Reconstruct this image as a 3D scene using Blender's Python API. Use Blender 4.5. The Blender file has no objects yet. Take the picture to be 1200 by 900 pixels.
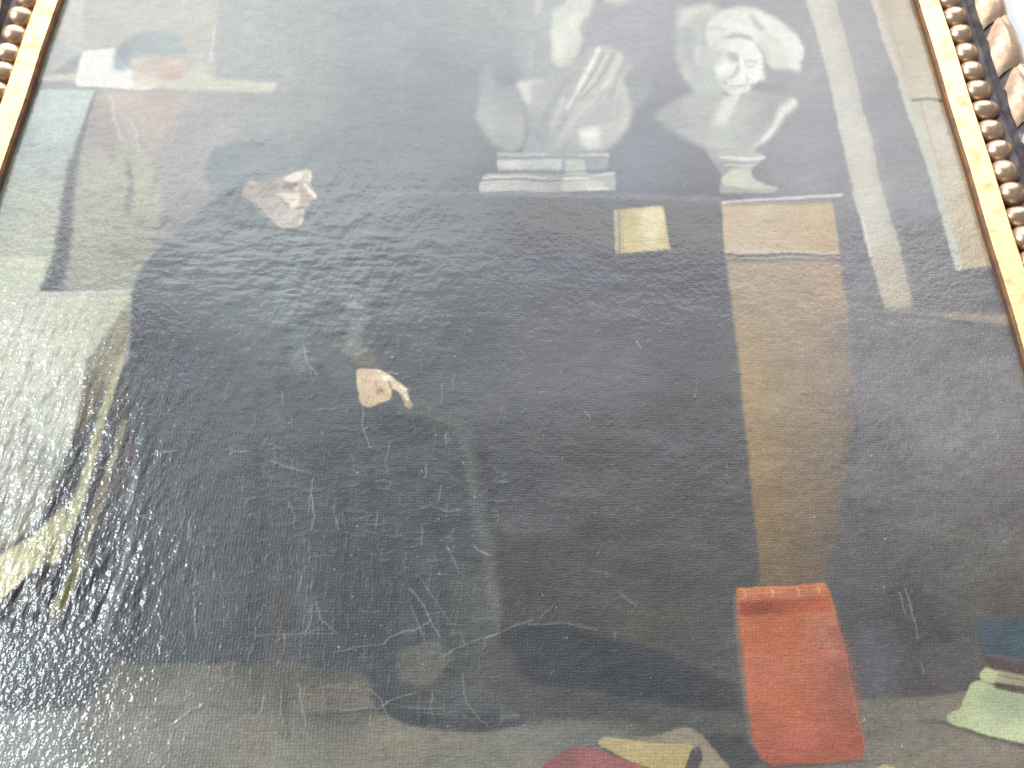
import bpy, math, random
import numpy as np
from mathutils import Vector

# ------------------------------------------------------------------ camera, light, exposure
scene = bpy.context.scene
D = 0.30                      # camera to canvas plane, metres
ZC = 1.50                     # camera height
FPX = 1000.0                  # focal length in photo pixels (photo 1200 x 900)
PITCH = math.atan(FPX / 2035.0)
SP, CP = math.sin(PITCH), math.cos(PITCH)

cam_data = bpy.data.cameras.new('camera')
cam_data.sensor_width = 36.0
cam_data.lens = 36.0 * FPX / 1200.0
cam_data.clip_start = 0.01
cam_data.clip_end = 60.0
cam_data.dof.use_dof = True
cam_data.dof.focus_distance = 0.305
cam_data.dof.aperture_fstop = 22.0
cam = bpy.data.objects.new('camera', cam_data)
scene.collection.objects.link(cam)
cam.location = (0, -D, ZC)
cam.rotation_euler = (math.radians(90) + PITCH, 0, 0)
scene.camera = cam

world = bpy.data.worlds.new('World')
scene.world = world
world.use_nodes = True
world.node_tree.nodes['Background'].inputs[0].default_value = (0.80, 0.88, 1.0, 1)
world.node_tree.nodes['Background'].inputs[1].default_value = 0.22

def area_lamp(name, loc, target, sx, sy, radiance, color):
    l = bpy.data.lights.new(name, 'AREA')
    l.shape = 'RECTANGLE'
    l.size, l.size_y = sx, sy
    l.energy = radiance * math.pi * sx * sy
    l.color = color
    o = bpy.data.objects.new(name, l)
    scene.collection.objects.link(o)
    o.location = loc
    o.rotation_euler = (Vector(target) - Vector(loc)).to_track_quat('-Z', 'Y').to_euler()
    return o

# the room's light: a window to the left of the painting and a lit ceiling panel overhead
area_lamp('window_light', (-1.88, -1.90, 1.84), (0, 0, 1.65), 0.52, 0.85, 55.0, (0.90, 0.96, 1.0))
area_lamp('ceiling_light', (-0.1, -1.2, 3.4), (0.0, -0.1, 1.6), 3.4, 1.5, 4.8, (0.97, 0.985, 1.0))
area_lamp('ceiling_edge_softener', (-0.1, -2.75, 3.25), (0.0, -0.1, 1.6), 3.4, 1.1, 1.7, (0.97, 0.985, 1.0))  # added panel that softens the ceiling light's edge in the varnish

vs = scene.view_settings
vs.view_transform = 'Standard'
vs.look = 'None'
vs.exposure = 0.0
vs.gamma = 1.0
vs.use_curve_mapping = False
scene.cycles.use_denoising = True

# ------------------------------------------------------------------ photo pixel <-> canvas plane
def on_plane(u, v, h=0.0):
    """where the sight line through photo pixel (u, v) meets the plane h in front of the canvas"""
    x, y = (u - 600.0) / FPX, (450.0 - v) / FPX
    t = (D - h) / (CP - y * SP)
    return x * t, ZC + (y * CP + SP) * t

def to_pixel(X, Z, h=0.0):
    zz = Z - ZC
    dep = (D - h) * CP + zz * SP
    up = zz * CP - (D - h) * SP
    return 600.0 + FPX * X / dep, 450.0 - FPX * up / dep

# ------------------------------------------------------------------ small tools
rng = np.random.default_rng(7)
random.seed(7)

def link(name, mesh, parent=None, mat=None):
    o = bpy.data.objects.new(name, mesh)
    scene.collection.objects.link(o)
    if parent is not None:
        o.parent = parent
    if mat is not None and mesh is not None:
        mesh.materials.append(mat)
    return o

def new_mat(name):
    m = bpy.data.materials.new(name)
    m.use_nodes = True
    return m, m.node_tree.nodes, m.node_tree.links, m.node_tree.nodes['Principled BSDF']

_tab = rng.random((256, 256))
def vnoise(x, y, seed=0):
    """smooth lattice noise in -1..1"""
    x = x + seed * 17.31
    y = y + seed * 41.77
    xi, yi = np.floor(x).astype(int), np.floor(y).astype(int)
    fx, fy = x - xi, y - yi
    fx, fy = fx * fx * (3 - 2 * fx), fy * fy * (3 - 2 * fy)
    a, b = _tab[yi % 256, xi % 256], _tab[yi % 256, (xi + 1) % 256]
    c, d = _tab[(yi + 1) % 256, xi % 256], _tab[(yi + 1) % 256, (xi + 1) % 256]
    return ((a + (b - a) * fx) * (1 - fy) + (c + (d - c) * fx) * fy) * 2 - 1

def fbm(x, y, seed=0, octaves=4):
    s, amp, tot = 0, 1.0, 0
    for k in range(octaves):
        s = s + amp * vnoise(x * 2 ** k, y * 2 ** k, seed + k * 3)
        tot += amp
        amp *= 0.55
    return s / tot

def lin(c):
    c = np.asarray(c, float) / 255.0
    return np.where(c < 0.04045, c / 12.92, ((c + 0.055) / 1.055) ** 2.4)

# ------------------------------------------------------------------ materials
def paint_material():
    m, N, L, b = new_mat('oil_paint_on_canvas')
    at = N.new('ShaderNodeAttribute'); at.attribute_name = 'pigment'
    tc = N.new('ShaderNodeTexCoord')
    # fine mottling of the pigment
    n1 = N.new('ShaderNodeTexNoise'); n1.inputs['Scale'].default_value = 900; n1.inputs['Detail'].default_value = 3
    L.new(tc.outputs['Object'], n1.inputs['Vector'])
    mr = N.new('ShaderNodeMapRange')
    mr.inputs['From Min'].default_value = 0.25; mr.inputs['From Max'].default_value = 0.75
    mr.inputs['To Min'].default_value = 0.84; mr.inputs['To Max'].default_value = 1.16
    L.new(n1.outputs['Fac'], mr.inputs['Value'])
    mul = N.new('ShaderNodeVectorMath'); mul.operation = 'SCALE'
    L.new(at.outputs['Color'], mul.inputs[0]); L.new(mr.outputs['Result'], mul.inputs['Scale'])
    L.new(mul.outputs['Vector'], b.inputs['Base Color'])
    # canvas threads: short raised stitches, wider than tall
    mp = N.new('ShaderNodeMapping'); mp.inputs['Scale'].default_value = (1000, 1000, 1900)
    L.new(tc.outputs['Object'], mp.inputs['Vector'])
    n2 = N.new('ShaderNodeTexNoise'); n2.inputs['Scale'].default_value = 1.0; n2.inputs['Detail'].default_value = 2.5
    L.new(mp.outputs['Vector'], n2.inputs['Vector'])
    warp = N.new('ShaderNodeTexNoise'); warp.inputs['Scale'].default_value = 160; warp.inputs['Detail'].default_value = 2
    L.new(tc.outputs['Object'], warp.inputs['Vector'])
    wadd = N.new('ShaderNodeVectorMath'); wadd.operation = 'MULTIPLY_ADD'; wadd.inputs[1].default_value = (0.0022, 0.0022, 0.0022)
    L.new(warp.outputs['Color'], wadd.inputs[0]); L.new(tc.outputs['Object'], wadd.inputs[2])
    waves = []
    for axis, sc in (('X', 250), ('Z', 290)):
        w = N.new('ShaderNodeTexWave'); w.wave_type = 'BANDS'; w.bands_direction = axis
        w.inputs['Scale'].default_value = sc
        L.new(wadd.outputs['Vector'], w.inputs['Vector']); waves.append(w)
    wm = N.new('ShaderNodeMath'); wm.operation = 'ADD'
    L.new(waves[0].outputs['Fac'], wm.inputs[0]); L.new(waves[1].outputs['Fac'], wm.inputs[1])
    ad = N.new('ShaderNodeMath'); ad.operation = 'MULTIPLY_ADD'; ad.inputs[1].default_value = 0.15
    L.new(wm.outputs[0], ad.inputs[0]); L.new(n2.outputs['Fac'], ad.inputs[2])
    bp = N.new('ShaderNodeBump'); bp.inputs['Strength'].default_value = 1.0; bp.inputs['Distance'].default_value = 0.00014
    L.new(ad.outputs[0], bp.inputs['Height'])
    L.new(bp.outputs['Normal'], b.inputs['Normal'])
    # rounder grains for the varnish coat
    n3 = N.new('ShaderNodeTexNoise'); n3.inputs['Scale'].default_value = 520; n3.inputs['Detail'].default_value = 1.5
    L.new(tc.outputs['Object'], n3.inputs['Vector'])
    bc = N.new('ShaderNodeBump'); bc.inputs['Distance'].default_value = 0.0006
    im = N.new('ShaderNodeAttribute'); im.attribute_name = 'impasto'     # how thick and grainy the varnish lies
    L.new(im.outputs['Fac'], bc.inputs['Strength'])
    L.new(n3.outputs['Fac'], bc.inputs['Height'])
    L.new(bc.outputs['Normal'], b.inputs['Coat Normal'])
    b.inputs['Roughness'].default_value = 0.43
    b.inputs['Specular IOR Level'].default_value = 0.5
    b.inputs['Coat Weight'].default_value = 0.7
    b.inputs['Coat Roughness'].default_value = 0.18
    return m

def gold_material(name, gold, bole, wear, rough):
    m, N, L, b = new_mat(name)
    tc = N.new('ShaderNodeTexCoord')
    n = N.new('ShaderNodeTexNoise'); n.inputs['Scale'].default_value = 130; n.inputs['Detail'].default_value = 6
    L.new(tc.outputs['Object'], n.inputs['Vector'])
    cr = N.new('ShaderNodeValToRGB')
    cr.color_ramp.elements[0].position = wear - 0.10; cr.color_ramp.elements[0].color = (*bole, 1)
    cr.color_ramp.elements[1].position = wear + 0.14; cr.color_ramp.elements[1].color = (*gold, 1)
    L.new(n.outputs['Fac'], cr.inputs['Fac']); L.new(cr.outputs['Color'], b.inputs['Base Color'])
    mt = N.new('ShaderNodeMapRange')
    mt.inputs['From Min'].default_value = wear - 0.1; mt.inputs['From Max'].default_value = wear + 0.14
    mt.inputs['To Min'].default_value = 0.25; mt.inputs['To Max'].default_value = 0.85
    L.new(n.outputs['Fac'], mt.inputs['Value']); L.new(mt.outputs['Result'], b.inputs['Metallic'])
    n2 = N.new('ShaderNodeTexNoise'); n2.inputs['Scale'].default_value = 420; n2.inputs['Detail'].default_value = 4
    L.new(tc.outputs['Object'], n2.inputs['Vector'])
    bp = N.new('ShaderNodeBump'); bp.inputs['Strength'].default_value = 0.5; bp.inputs['Distance'].default_value = 0.0004
    L.new(n2.outputs['Fac'], bp.inputs['Height']); L.new(bp.outputs['Normal'], b.inputs['Normal'])
    b.inputs['Roughness'].default_value = rough
    return m

M_PAINT = paint_material()
M_STRIP = gold_material('gilded_strip', (0.74, 0.51, 0.25), (0.42, 0.23, 0.10), 0.34, 0.40)
M_BEAD = gold_material('gilded_beads', (0.72, 0.52, 0.34), (0.36, 0.22, 0.15), 0.46, 0.30)
M_LEAF = gold_material('worn_gilt_leaf', (0.70, 0.51, 0.33), (0.42, 0.27, 0.19), 0.48, 0.42)
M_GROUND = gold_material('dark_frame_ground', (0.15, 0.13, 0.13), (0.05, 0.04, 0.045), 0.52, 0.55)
def wall_material():
    m, N, L, b = new_mat('white_wall_paint')
    tc = N.new('ShaderNodeTexCoord')
    n = N.new('ShaderNodeTexNoise'); n.inputs['Scale'].default_value = 90; n.inputs['Detail'].default_value = 5
    L.new(tc.outputs['Object'], n.inputs['Vector'])
    bp = N.new('ShaderNodeBump'); bp.inputs['Strength'].default_value = 0.3; bp.inputs['Distance'].default_value = 0.001
    L.new(n.outputs['Fac'], bp.inputs['Height']); L.new(bp.outputs['Normal'], b.inputs['Normal'])
    b.inputs['Base Color'].default_value = (0.90, 0.89, 0.90, 1)
    b.inputs['Roughness'].default_value = 0.6
    return m
M_WALL = wall_material()
M_LIP = gold_material('bare_bole_edge', (0.30, 0.16, 0.08), (0.13, 0.07, 0.05), 0.45, 0.6)

# ------------------------------------------------------------------ wall and frame
Y_WALL = 0.020
me = bpy.data.meshes.new('wall')
me.from_pydata([(-2.2, Y_WALL, 0), (2.2, Y_WALL, 0), (2.2, Y_WALL, 3.2), (-2.2, Y_WALL, 3.2),
                (-2.2, Y_WALL + .1, 0), (2.2, Y_WALL + .1, 0), (2.2, Y_WALL + .1, 3.2), (-2.2, Y_WALL + .1, 3.2)], [],
               [(0, 1, 2, 3), (5, 4, 7, 6), (3, 2, 6, 7), (1, 5, 6, 2), (0, 3, 7, 4), (1, 0, 4, 5)])
wall = link('wall', me, None, M_WALL)
wall['kind'] = 'structure'

# sight edges of the frame on the canvas
XL = 0.5 * (on_plane(75, 0)[0] + on_plane(0, 230)[0])
XR = 0.5 * (on_plane(1068, 0)[0] + on_plane(1190, 400)[0])
ZT = on_plane(600, 0)[1] + 0.060
ZB = on_plane(600, 900)[1] - 0.040
XM, ZM = 0.5 * (XL + XR), 0.5 * (ZT + ZB)

painting = link('framed_painting', None)
painting.location = (XM, Y_WALL, ZB - 0.05)
painting['label'] = 'dark oil painting of a seated cloaked scholar and busts in a beaded gilt frame'
painting['category'] = 'painting'
bpy.context.view_layer.update()
PINV = painting.matrix_world.inverted()

# profile: (distance outward from the sight edge, height in front of the canvas)
W_LEAF0, W_LEAF1 = 0.0250, 0.0400
STRIP_PROFILE = [(0.0, -0.001), (0.0, 0.0024), (0.0008, 0.0036), (0.0036, 0.0046), (0.0072, 0.0056),
                 (0.0090, 0.0060), (0.0097, 0.0054), (0.0099, 0.0005)]
BODY_PROFILE = [(0.0099, -0.0005), (0.0099, 0.0008), (0.0155, 0.0002), (0.0220, 0.0012), (0.0245, 0.0020),
                (0.0262, 0.0050), (0.0325, 0.0072), (0.0385, 0.0060), (0.0408, 0.0020), (0.0412, -0.0060), (0.0412, -0.0195),
                (0.0099, -0.0195)]

def rail(profile, side, name, mat, parent, close):
    """a mitred moulding along one side of the frame"""
    vs_, fs = [], []
    n = 25
    for k in range(n):
        t = k / (n - 1)
        for s, h in profile:
            x0, x1, z0, z1 = XL - s, XR + s, ZB - s, ZT + s
            p = {'left': (x0, z0 + (z1 - z0) * t), 'right': (x1, z1 + (z0 - z1) * t),
                 'top': (x0 + (x1 - x0) * t, z1), 'bottom': (x1 + (x0 - x1) * t, z0)}[side]
            w = 0.0002 * math.sin(k * 1.7 + len(side)) if 0 < k < n - 1 else 0
            vs_.append((p[0] + w, -h, p[1] + w))
    q = len(profile)
    for k in range(n - 1):
        for i in range(q if close else q - 1):
            j = (i + 1) % q
            fs.append((k * q + i, k * q + j, (k + 1) * q + j, (k + 1) * q + i))
    if close:
        fs.append(tuple(range(q))); fs.append(tuple(reversed(range((n - 1) * q, n * q))))
    m = bpy.data.meshes.new(name)
    m.from_pydata([tuple(PINV @ Vector(v)) for v in vs_], [], fs)
    m.update()
    for p in m.polygons:
        p.use_smooth = False
    o = link(name, m, parent, mat)
    if name == 'gilt_strip':                  # the narrow inner edge shows the bole under the gold
        m.materials.append(M_LIP)
        for i, p in enumerate(m.polygons):
            if i % (q - 1) < 2:
                p.material_index = 1
    return o

def ellipsoid(name, rx, ry, rz, nu=14, nv=9, lump=0.0, seed=0):
    r = random.Random(seed)
    ph = [r.random() * 6.28 for _ in range(4)]
    vs_, fs = [(0, 0, rz)], []
    for i in range(1, nv):
        a = math.pi * i / nv
        for j in range(nu):
            b = 2 * math.pi * j / nu
            k = 1 + lump * (math.sin(2 * b + ph[0]) * math.sin(a) + math.sin(3 * a + ph[1]) * 0.7)
            vs_.append((rx * math.sin(a) * math.cos(b) * k, ry * math.sin(a) * math.sin(b) * k, rz * math.cos(a) * k))
    vs_.append((0, 0, -rz))
    for j in range(nu):
        fs.append((0, 1 + j, 1 + (j + 1) % nu))
        fs.append((len(vs_) - 1, 1 + (nv - 2) * nu + (j + 1) % nu, 1 + (nv - 2) * nu + j))
    for i in range(nv - 2):
        for j in range(nu):
            fs.append((1 + i * nu + j, 1 + (i + 1) * nu + j, 1 + (i + 1) * nu + (j + 1) % nu, 1 + i * nu + (j + 1) % nu))
    m = bpy.data.meshes.new(name)
    m.from_pydata(vs_, [], fs)
    for p in m.polygons:
        p.use_smooth = True
    return m

def leaf_mesh(name, length, width, height, seed):
    """one plump overlapping leaf of the outer moulding; local x across the rail (outward), z along it, -y to the viewer.
    Its tip points to -z on the inner side and its ends are cut on the slant."""
    r = random.Random(seed)
    nu, nv = 13, 13
    vs_, fs = [], []
    for i in range(nu):
        s = i / (nu - 1)                      # across, inner 0 .. outer 1
        lo = -0.5 + 0.24 * s ** 0.8           # slanted lower end, tip on the inner side
        hi = 0.44 + 0.22 * s - 0.26 * (1 - s) ** 2.2
        for j in range(nv):
            t = j / (nv - 1)
            z = (lo + (hi - lo) * t) * length
            e = max(0.0, math.sin(math.pi * (0.03 + 0.94 * s))) ** 0.55 * max(0.0, math.sin(math.pi * (0.02 + 0.96 * t))) ** 0.38
            y = height * e
            y += 0.0006 * e * math.sin(9.0 * s + 2.2 * t + seed)             # carved flutes
            y -= 0.0011 * e * math.exp(-((s - 0.62 - 0.18 * (t - .5)) / 0.07) ** 2) * (0.3 + t)
            x = (s - 0.5) * width * (0.80 + 0.20 * math.sin(math.pi * min(1, t + 0.12)))
            vs_.append((x + r.uniform(-1, 1) * 0.00012, -y, z + r.uniform(-1, 1) * 0.00012))
    for i in range(nu - 1):
        for j in range(nv - 1):
            fs.append((i * nv + j, (i + 1) * nv + j, (i + 1) * nv + j + 1, i * nv + j + 1))
    m = bpy.data.meshes.new(name)
    m.from_pydata(vs_, [], fs)
    for p in m.polygons:
        p.use_smooth = True
    return m

zA = on_plane(1118, 29, 0.004)[1]
zB_ = on_plane(1124, 50, 0.004)[1]
PITCH_BEAD = abs(zA - zB_)
PITCH_LEAF = abs(on_plane(1150, 13, 0.008)[1] - on_plane(1150, 68, 0.008)[1])
bead_meshes = [ellipsoid('bead', 0.0067, 0.0050, PITCH_BEAD * 0.45, lump=0.06, seed=s) for s in range(7)]
leaf_meshes = [leaf_mesh('gilt_leaf', PITCH_LEAF * 1.16, W_LEAF1 - W_LEAF0 + 0.001, 0.0058, s) for s in range(4)]
for mm in bead_meshes:
    mm.materials.append(M_BEAD)
for mm in leaf_meshes:
    mm.materials.append(M_LEAF)

for side in ('left', 'right', 'top', 'bottom'):
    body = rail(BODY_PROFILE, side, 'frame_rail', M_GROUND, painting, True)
    rail(STRIP_PROFILE, side, 'gilt_strip', M_STRIP, body, False)
    vertical = side in ('left', 'right')
    def place(meshes, name, s, h, pitch, jitter, tilt=0.0):
        a0, a1 = (ZB, ZT) if vertical else (XL, XR)
        a0, a1 = a0 - s + 0.008, a1 + s - 0.008
        n = int(round((a1 - a0) / pitch))
        for k in range(n + 1):
            a = a0 + (a1 - a0) * k / n + random.uniform(-1, 1) * jitter
            p = {'left': (XL - s, a), 'right': (XR + s, a), 'top': (a, ZT + s), 'bottom': (a, ZB - s)}[side]
            o = link(name, random.choice(meshes), body)
            o.location = PINV @ Vector((p[0], -h, p[1]))
            ang = {'left': 0.0, 'right': 0.0, 'top': math.pi / 2, 'bottom': math.pi / 2}[side]
            o.rotation_euler = (0, ang + random.uniform(-1, 1) * tilt, 0)
            f = 1 + random.uniform(-1, 1) * 0.05
            o.scale = ((-f if side in ('left', 'bottom') and name == 'gilt_leaf' else f), f, f)
    place(bead_meshes, 'bead', 0.0162, 0.0022, PITCH_BEAD, 0.0003, 0.10)
    place(leaf_meshes, 'gilt_leaf', 0.5 * (W_LEAF0 + W_LEAF1), 0.0055, PITCH_LEAF, 0.0003, 0.02)

# ------------------------------------------------------------------ the painted canvas: a fine relief grid, one colour per vertex
CX0, CX1, CZ0, CZ1 = XL - 0.004, XR + 0.004, ZB - 0.004, ZT + 0.004
z_lo, z_hi = on_plane(600, 905)[1], on_plane(600, -6)[1]
STEP = D / 840.0
xs = np.linspace(CX0, CX1, int((CX1 - CX0) / STEP))
zs = np.concatenate([np.linspace(CZ0, z_lo, 14)[:-1], np.array([on_plane(600, v)[1] for v in np.linspace(905, -6, 780)]), np.linspace(z_hi, CZ1, 22)[1:]])
NX, NZ = len(xs), len(zs)
X, Z = np.meshgrid(xs, zs)
U, V = to_pixel(X, Z)
# the hand is never quite steady
UW = U + 1.3 * fbm(U / 9, V / 9, 1, 3) + 1.6 * vnoise(U / 40, V / 40, 5)
VW = V + 1.1 * fbm(U / 9, V / 9, 2, 3) + 1.4 * vnoise(U / 40, V / 40, 6)

# the varnish glare and the light on the canvas, measured on black and grey paint in this light,
# are taken off the colours seen in the photograph and the rest, with some leftover haze, is kept as pigment
GL_U = np.array([30, 100, 180, 300, 450, 600, 750, 900, 1040, 1160])
GL_V = np.array([20, 100, 180, 260, 330, 430, 520, 620, 720, 820, 885])
GL = np.array([[0.442, 0.442, 0.435, 0.417, 0.402, 0.395, 0.394, 0.399, 0.404, 0.38],
               [0.393, 0.393, 0.392, 0.376, 0.363, 0.355, 0.354, 0.356, 0.352, 0.331],
               [0.347, 0.347, 0.344, 0.334, 0.326, 0.324, 0.32, 0.321, 0.31, 0.291],
               [0.262, 0.272, 0.284, 0.28, 0.273, 0.276, 0.28, 0.281, 0.262, 0.246],
               [0.219, 0.221, 0.227, 0.221, 0.219, 0.21, 0.21, 0.221, 0.192, 0.18],
               [0.204, 0.195, 0.178, 0.167, 0.153, 0.151, 0.147, 0.138, 0.106, 0.071],
               [0.203, 0.194, 0.159, 0.138, 0.124, 0.113, 0.106, 0.098, 0.074, 0.052],
               [0.241, 0.188, 0.141, 0.108, 0.086, 0.076, 0.067, 0.06, 0.049, 0.041],
               [0.277, 0.221, 0.137, 0.094, 0.069, 0.056, 0.049, 0.043, 0.037, 0.033],
               [0.282, 0.211, 0.122, 0.087, 0.057, 0.048, 0.04, 0.035, 0.031, 0.03],
               [0.233, 0.175, 0.121, 0.073, 0.054, 0.041, 0.036, 0.033, 0.029, 0.026]])
def glare(u, v):
    v = np.asarray(v, float); u = np.asarray(u, float)
    fi = np.interp(v, GL_V, np.arange(len(GL_V))); fj = np.interp(u, GL_U, np.arange(len(GL_U)))
    i = np.minimum(fi.astype(int), len(GL_V) - 2); j = np.minimum(fj.astype(int), len(GL_U) - 2)
    a, b = fi - i, fj - j
    return (GL[i, j] * (1 - a) + GL[i + 1, j] * a) * (1 - b) + (GL[i, j + 1] * (1 - a) + GL[i + 1, j + 1] * a) * b
LIT = 1.091
def lit(u, v):
    return LIT * (np.interp(v, [0, 900], [1.56, 1.36]) + np.interp(u, [0, 1200], [0.05, -0.10]))

def pigment(rgb, u, v):
    rgb = np.array(rgb, float)
    rgb[..., 2] = np.where(rgb[..., 2] > rgb[..., 1], rgb[..., 1] + 0.85 * (rgb[..., 2] - rgb[..., 1]), rgb[..., 2])
    rgb = rgb.mean(-1, keepdims=True) + 0.95 * (rgb - rgb.mean(-1, keepdims=True))
    c = lin(rgb)
    u = np.asarray(u, float); v = np.asarray(v, float)
    return np.clip((c - 0.96 * glare(u, v)[..., None] * np.array([0.98, 1.0, 1.02])) / (lit(u, v)[..., None] * np.array([0.957, 1.0, 1.038])), 0.004, 0.86)

PIG = np.zeros(U.shape + (3,))
def fill_colour(col, uu, vv):
    """a plain colour, or colours at points blended by distance"""
    if len(col) == 3 and not isinstance(col[0], (tuple, list)):
        base = np.broadcast_to(np.array(col, float), uu.shape + (3,))
    else:
        acc = np.zeros(uu.shape + (3,)); ws = np.zeros(uu.shape)
        pu_, pv_ = [q[0] for q in col], [q[1] for q in col]
        reg = min(900.0, 12.0 + 0.012 * ((max(pu_) - min(pu_)) ** 2 + (max(pv_) - min(pv_)) ** 2))
        for (pu, pv, c) in col:
            w = 1.0 / ((uu - pu) ** 2 + (vv - pv) ** 2 + reg) ** 1.6
            acc += w[..., None] * np.array(c, float); ws += w
        base = acc / ws[..., None]
    return base

def smooth_poly(pts, it=1):
    for _ in range(it):
        q = []
        for i in range(len(pts)):
            a, b = np.array(pts[i], float), np.array(pts[(i + 1) % len(pts)], float)
            k = min(0.25, 2.5 / (np.hypot(*(b - a)) + 1e-6))
            q += [tuple((1 - k) * a + k * b), tuple(k * a + (1 - k) * b)]
        pts = q
    return pts

def poly_sd(pts, uu, vv):
    d = np.full(uu.shape, 1e9); inside = np.zeros(uu.shape, bool)
    n = len(pts)
    for i in range(n):
        ax, ay = pts[i]; bx, by = pts[(i + 1) % n]
        ex, ey = bx - ax, by - ay
        L2 = ex * ex + ey * ey + 1e-9
        t = np.clip(((uu - ax) * ex + (vv - ay) * ey) / L2, 0, 1)
        d = np.minimum(d, (uu - ax - t * ex) ** 2 + (vv - ay - t * ey) ** 2)
        c = ((ay > vv) != (by > vv))
        if ey != 0:
            inside ^= c & (uu < (vv - ay) * ex / ey + ax)
    d = np.sqrt(d)
    return np.where(inside, -d, d)

def window(u0, u1, v0, v1, pad):
    """rows and columns of the grid that a box of photo pixels can touch"""
    hit = (U > u0 - pad) & (U < u1 + pad) & (V > v0 - pad) & (V < v1 + pad)
    r = np.where(hit.any(1))[0]; c = np.where(hit.any(0))[0]
    if len(r) == 0:
        return None
    return slice(r[0], r[-1] + 1), slice(c[0], c[-1] + 1)

def dab(sl, a, col, grain):
    uu, vv = U[sl], V[sl]
    if grain:
        a = np.clip(a * (1 + grain * fbm(uu / 7, vv / 3.2, 11, 3)), 0, 1)
    c = pigment(fill_colour(col, uu, vv), uu, vv)
    PIG[sl] = PIG[sl] * (1 - a[..., None]) + c * a[..., None]

def softer(v):
    """the painter blended the upper, hazier part of the picture more"""
    return 1.0 + 0.35 * min(1.0, max(0.0, (330.0 - v) / 200.0))

def patch(pts, col, soft=2.0, alpha=1.0, grain=0.12, rounding=1):
    soft *= softer(sum(q[1] for q in pts) / len(pts)) * 0.72
    p = smooth_poly(pts, rounding)
    us, vs_ = [q[0] for q in p], [q[1] for q in p]
    sl = window(min(us), max(us), min(vs_), max(vs_), soft + 5)
    if sl is None:
        return
    sd = poly_sd(p, UW[sl], VW[sl])
    x = np.clip(0.5 - sd / (2 * soft), 0, 1)
    dab(sl, alpha * x * x * (3 - 2 * x), col, grain)

def stroke(pts, w0, w1, col, soft=1.2, alpha=1.0, grain=0.15, wob=True):
    if wob:
        k = softer(sum(q[1] for q in pts) / len(pts))
        soft *= 0.25 + 0.6 * k
    us, vs_ = [q[0] for q in pts], [q[1] for q in pts]
    wm = max(w0, w1)
    sl = window(min(us), max(us), min(vs_), max(vs_), wm + soft + 5)
    if sl is None:
        return
    uu, vv = (UW[sl], VW[sl]) if wob else (U[sl], V[sl])
    lens = [0.0]
    for i in range(len(pts) - 1):
        lens.append(lens[-1] + math.hypot(pts[i + 1][0] - pts[i][0], pts[i + 1][1] - pts[i][1]))
    best = np.full(uu.shape, 1e9)
    for i in range(len(pts) - 1):
        ax, ay = pts[i]; bx, by = pts[i + 1]
        ex, ey = bx - ax, by - ay
        t = np.clip(((uu - ax) * ex + (vv - ay) * ey) / (ex * ex + ey * ey + 1e-9), 0, 1)
        d = np.sqrt((uu - ax - t * ex) ** 2 + (vv - ay - t * ey) ** 2)
        s = (lens[i] + t * (lens[i + 1] - lens[i])) / lens[-1]
        best = np.minimum(best, d - 0.5 * (w0 + (w1 - w0) * s))
    x = np.clip(0.5 - best / (2 * soft), 0, 1)
    dab(sl, alpha * x * x * (3 - 2 * x), col, grain)

def blob(u, v, ru, rv, col, alpha=1.0, grain=0.0):
    sl = window(u - ru, u + ru, v - rv, v + rv, max(ru, rv))
    if sl is None:
        return
    a = alpha * np.exp(-(((UW[sl] - u) / ru) ** 2 + ((VW[sl] - v) / rv) ** 2) * 1.4)
    dab(sl, a, col, grain)

# ------------------------------------------------------------------ the picture, back to front (colours as the eye sees them in the photograph)
BG = [(330, 20, (196, 200, 200)), (330, 110, (190, 193, 193)), (450, 27, (187, 193, 196)), (520, 100, (172, 177, 183)),
      (490, 157, (168, 175, 178)), (430, 220, (163, 169, 172)), (560, 20, (192, 196, 197)), (730, 40, (192, 193, 197)), (740, 170, (165, 168, 178)),
      (960, 60, (190, 190, 192)), (960, 160, (178, 178, 184)), (540, 260, (149, 153, 156)), (450, 330, (139, 143, 146)),
      (620, 300, (132, 135, 142)), (700, 300, (128, 130, 140)), (800, 300, (127, 127, 136)), (540, 400, (119, 122, 126)),
      (640, 400, (127, 128, 132)), (710, 407, (128, 129, 133)), (600, 550, (105, 107, 110)), (700, 550, (108, 108, 110)),
      (710, 657, (98, 99, 99)), (800, 500, (112, 112, 114)), (820, 620, (105, 105, 107)), (1020, 420, (148, 148, 150)),
      (1060, 200, (176, 176, 180)), (1090, 330, (156, 155, 156)), (1030, 300, (152, 152, 158)),
      (1110, 507, (150, 148, 148)), (1050, 560, (128, 126, 128)), (1020, 650, (110, 108, 109)), (1150, 620, (122, 119, 116)),  # lighter right side: a band of haze put into the pigment
      (1060, 720, (94, 93, 94)), (1150, 720, (106, 102, 98)), (640, 700, (97, 95, 93)), (760, 720, (98, 96, 93)), (820, 680, (98, 96, 95)),
      (380, 195, (170, 177, 180)), (395, 250, (159, 165, 169)), (412, 320, (147, 153, 157)), (432, 390, (123, 128, 132)), (460, 440, (112, 116, 120)),
      (200, 180, (192, 192, 190)), (230, 150, (194, 195, 195)), (240, 120, (198, 198, 197)), (180, 290, (172, 173, 170)), (250, 40, (204, 208, 206))]
PIG[...] = pigment(fill_colour(BG, U, V), U, V)

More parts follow.
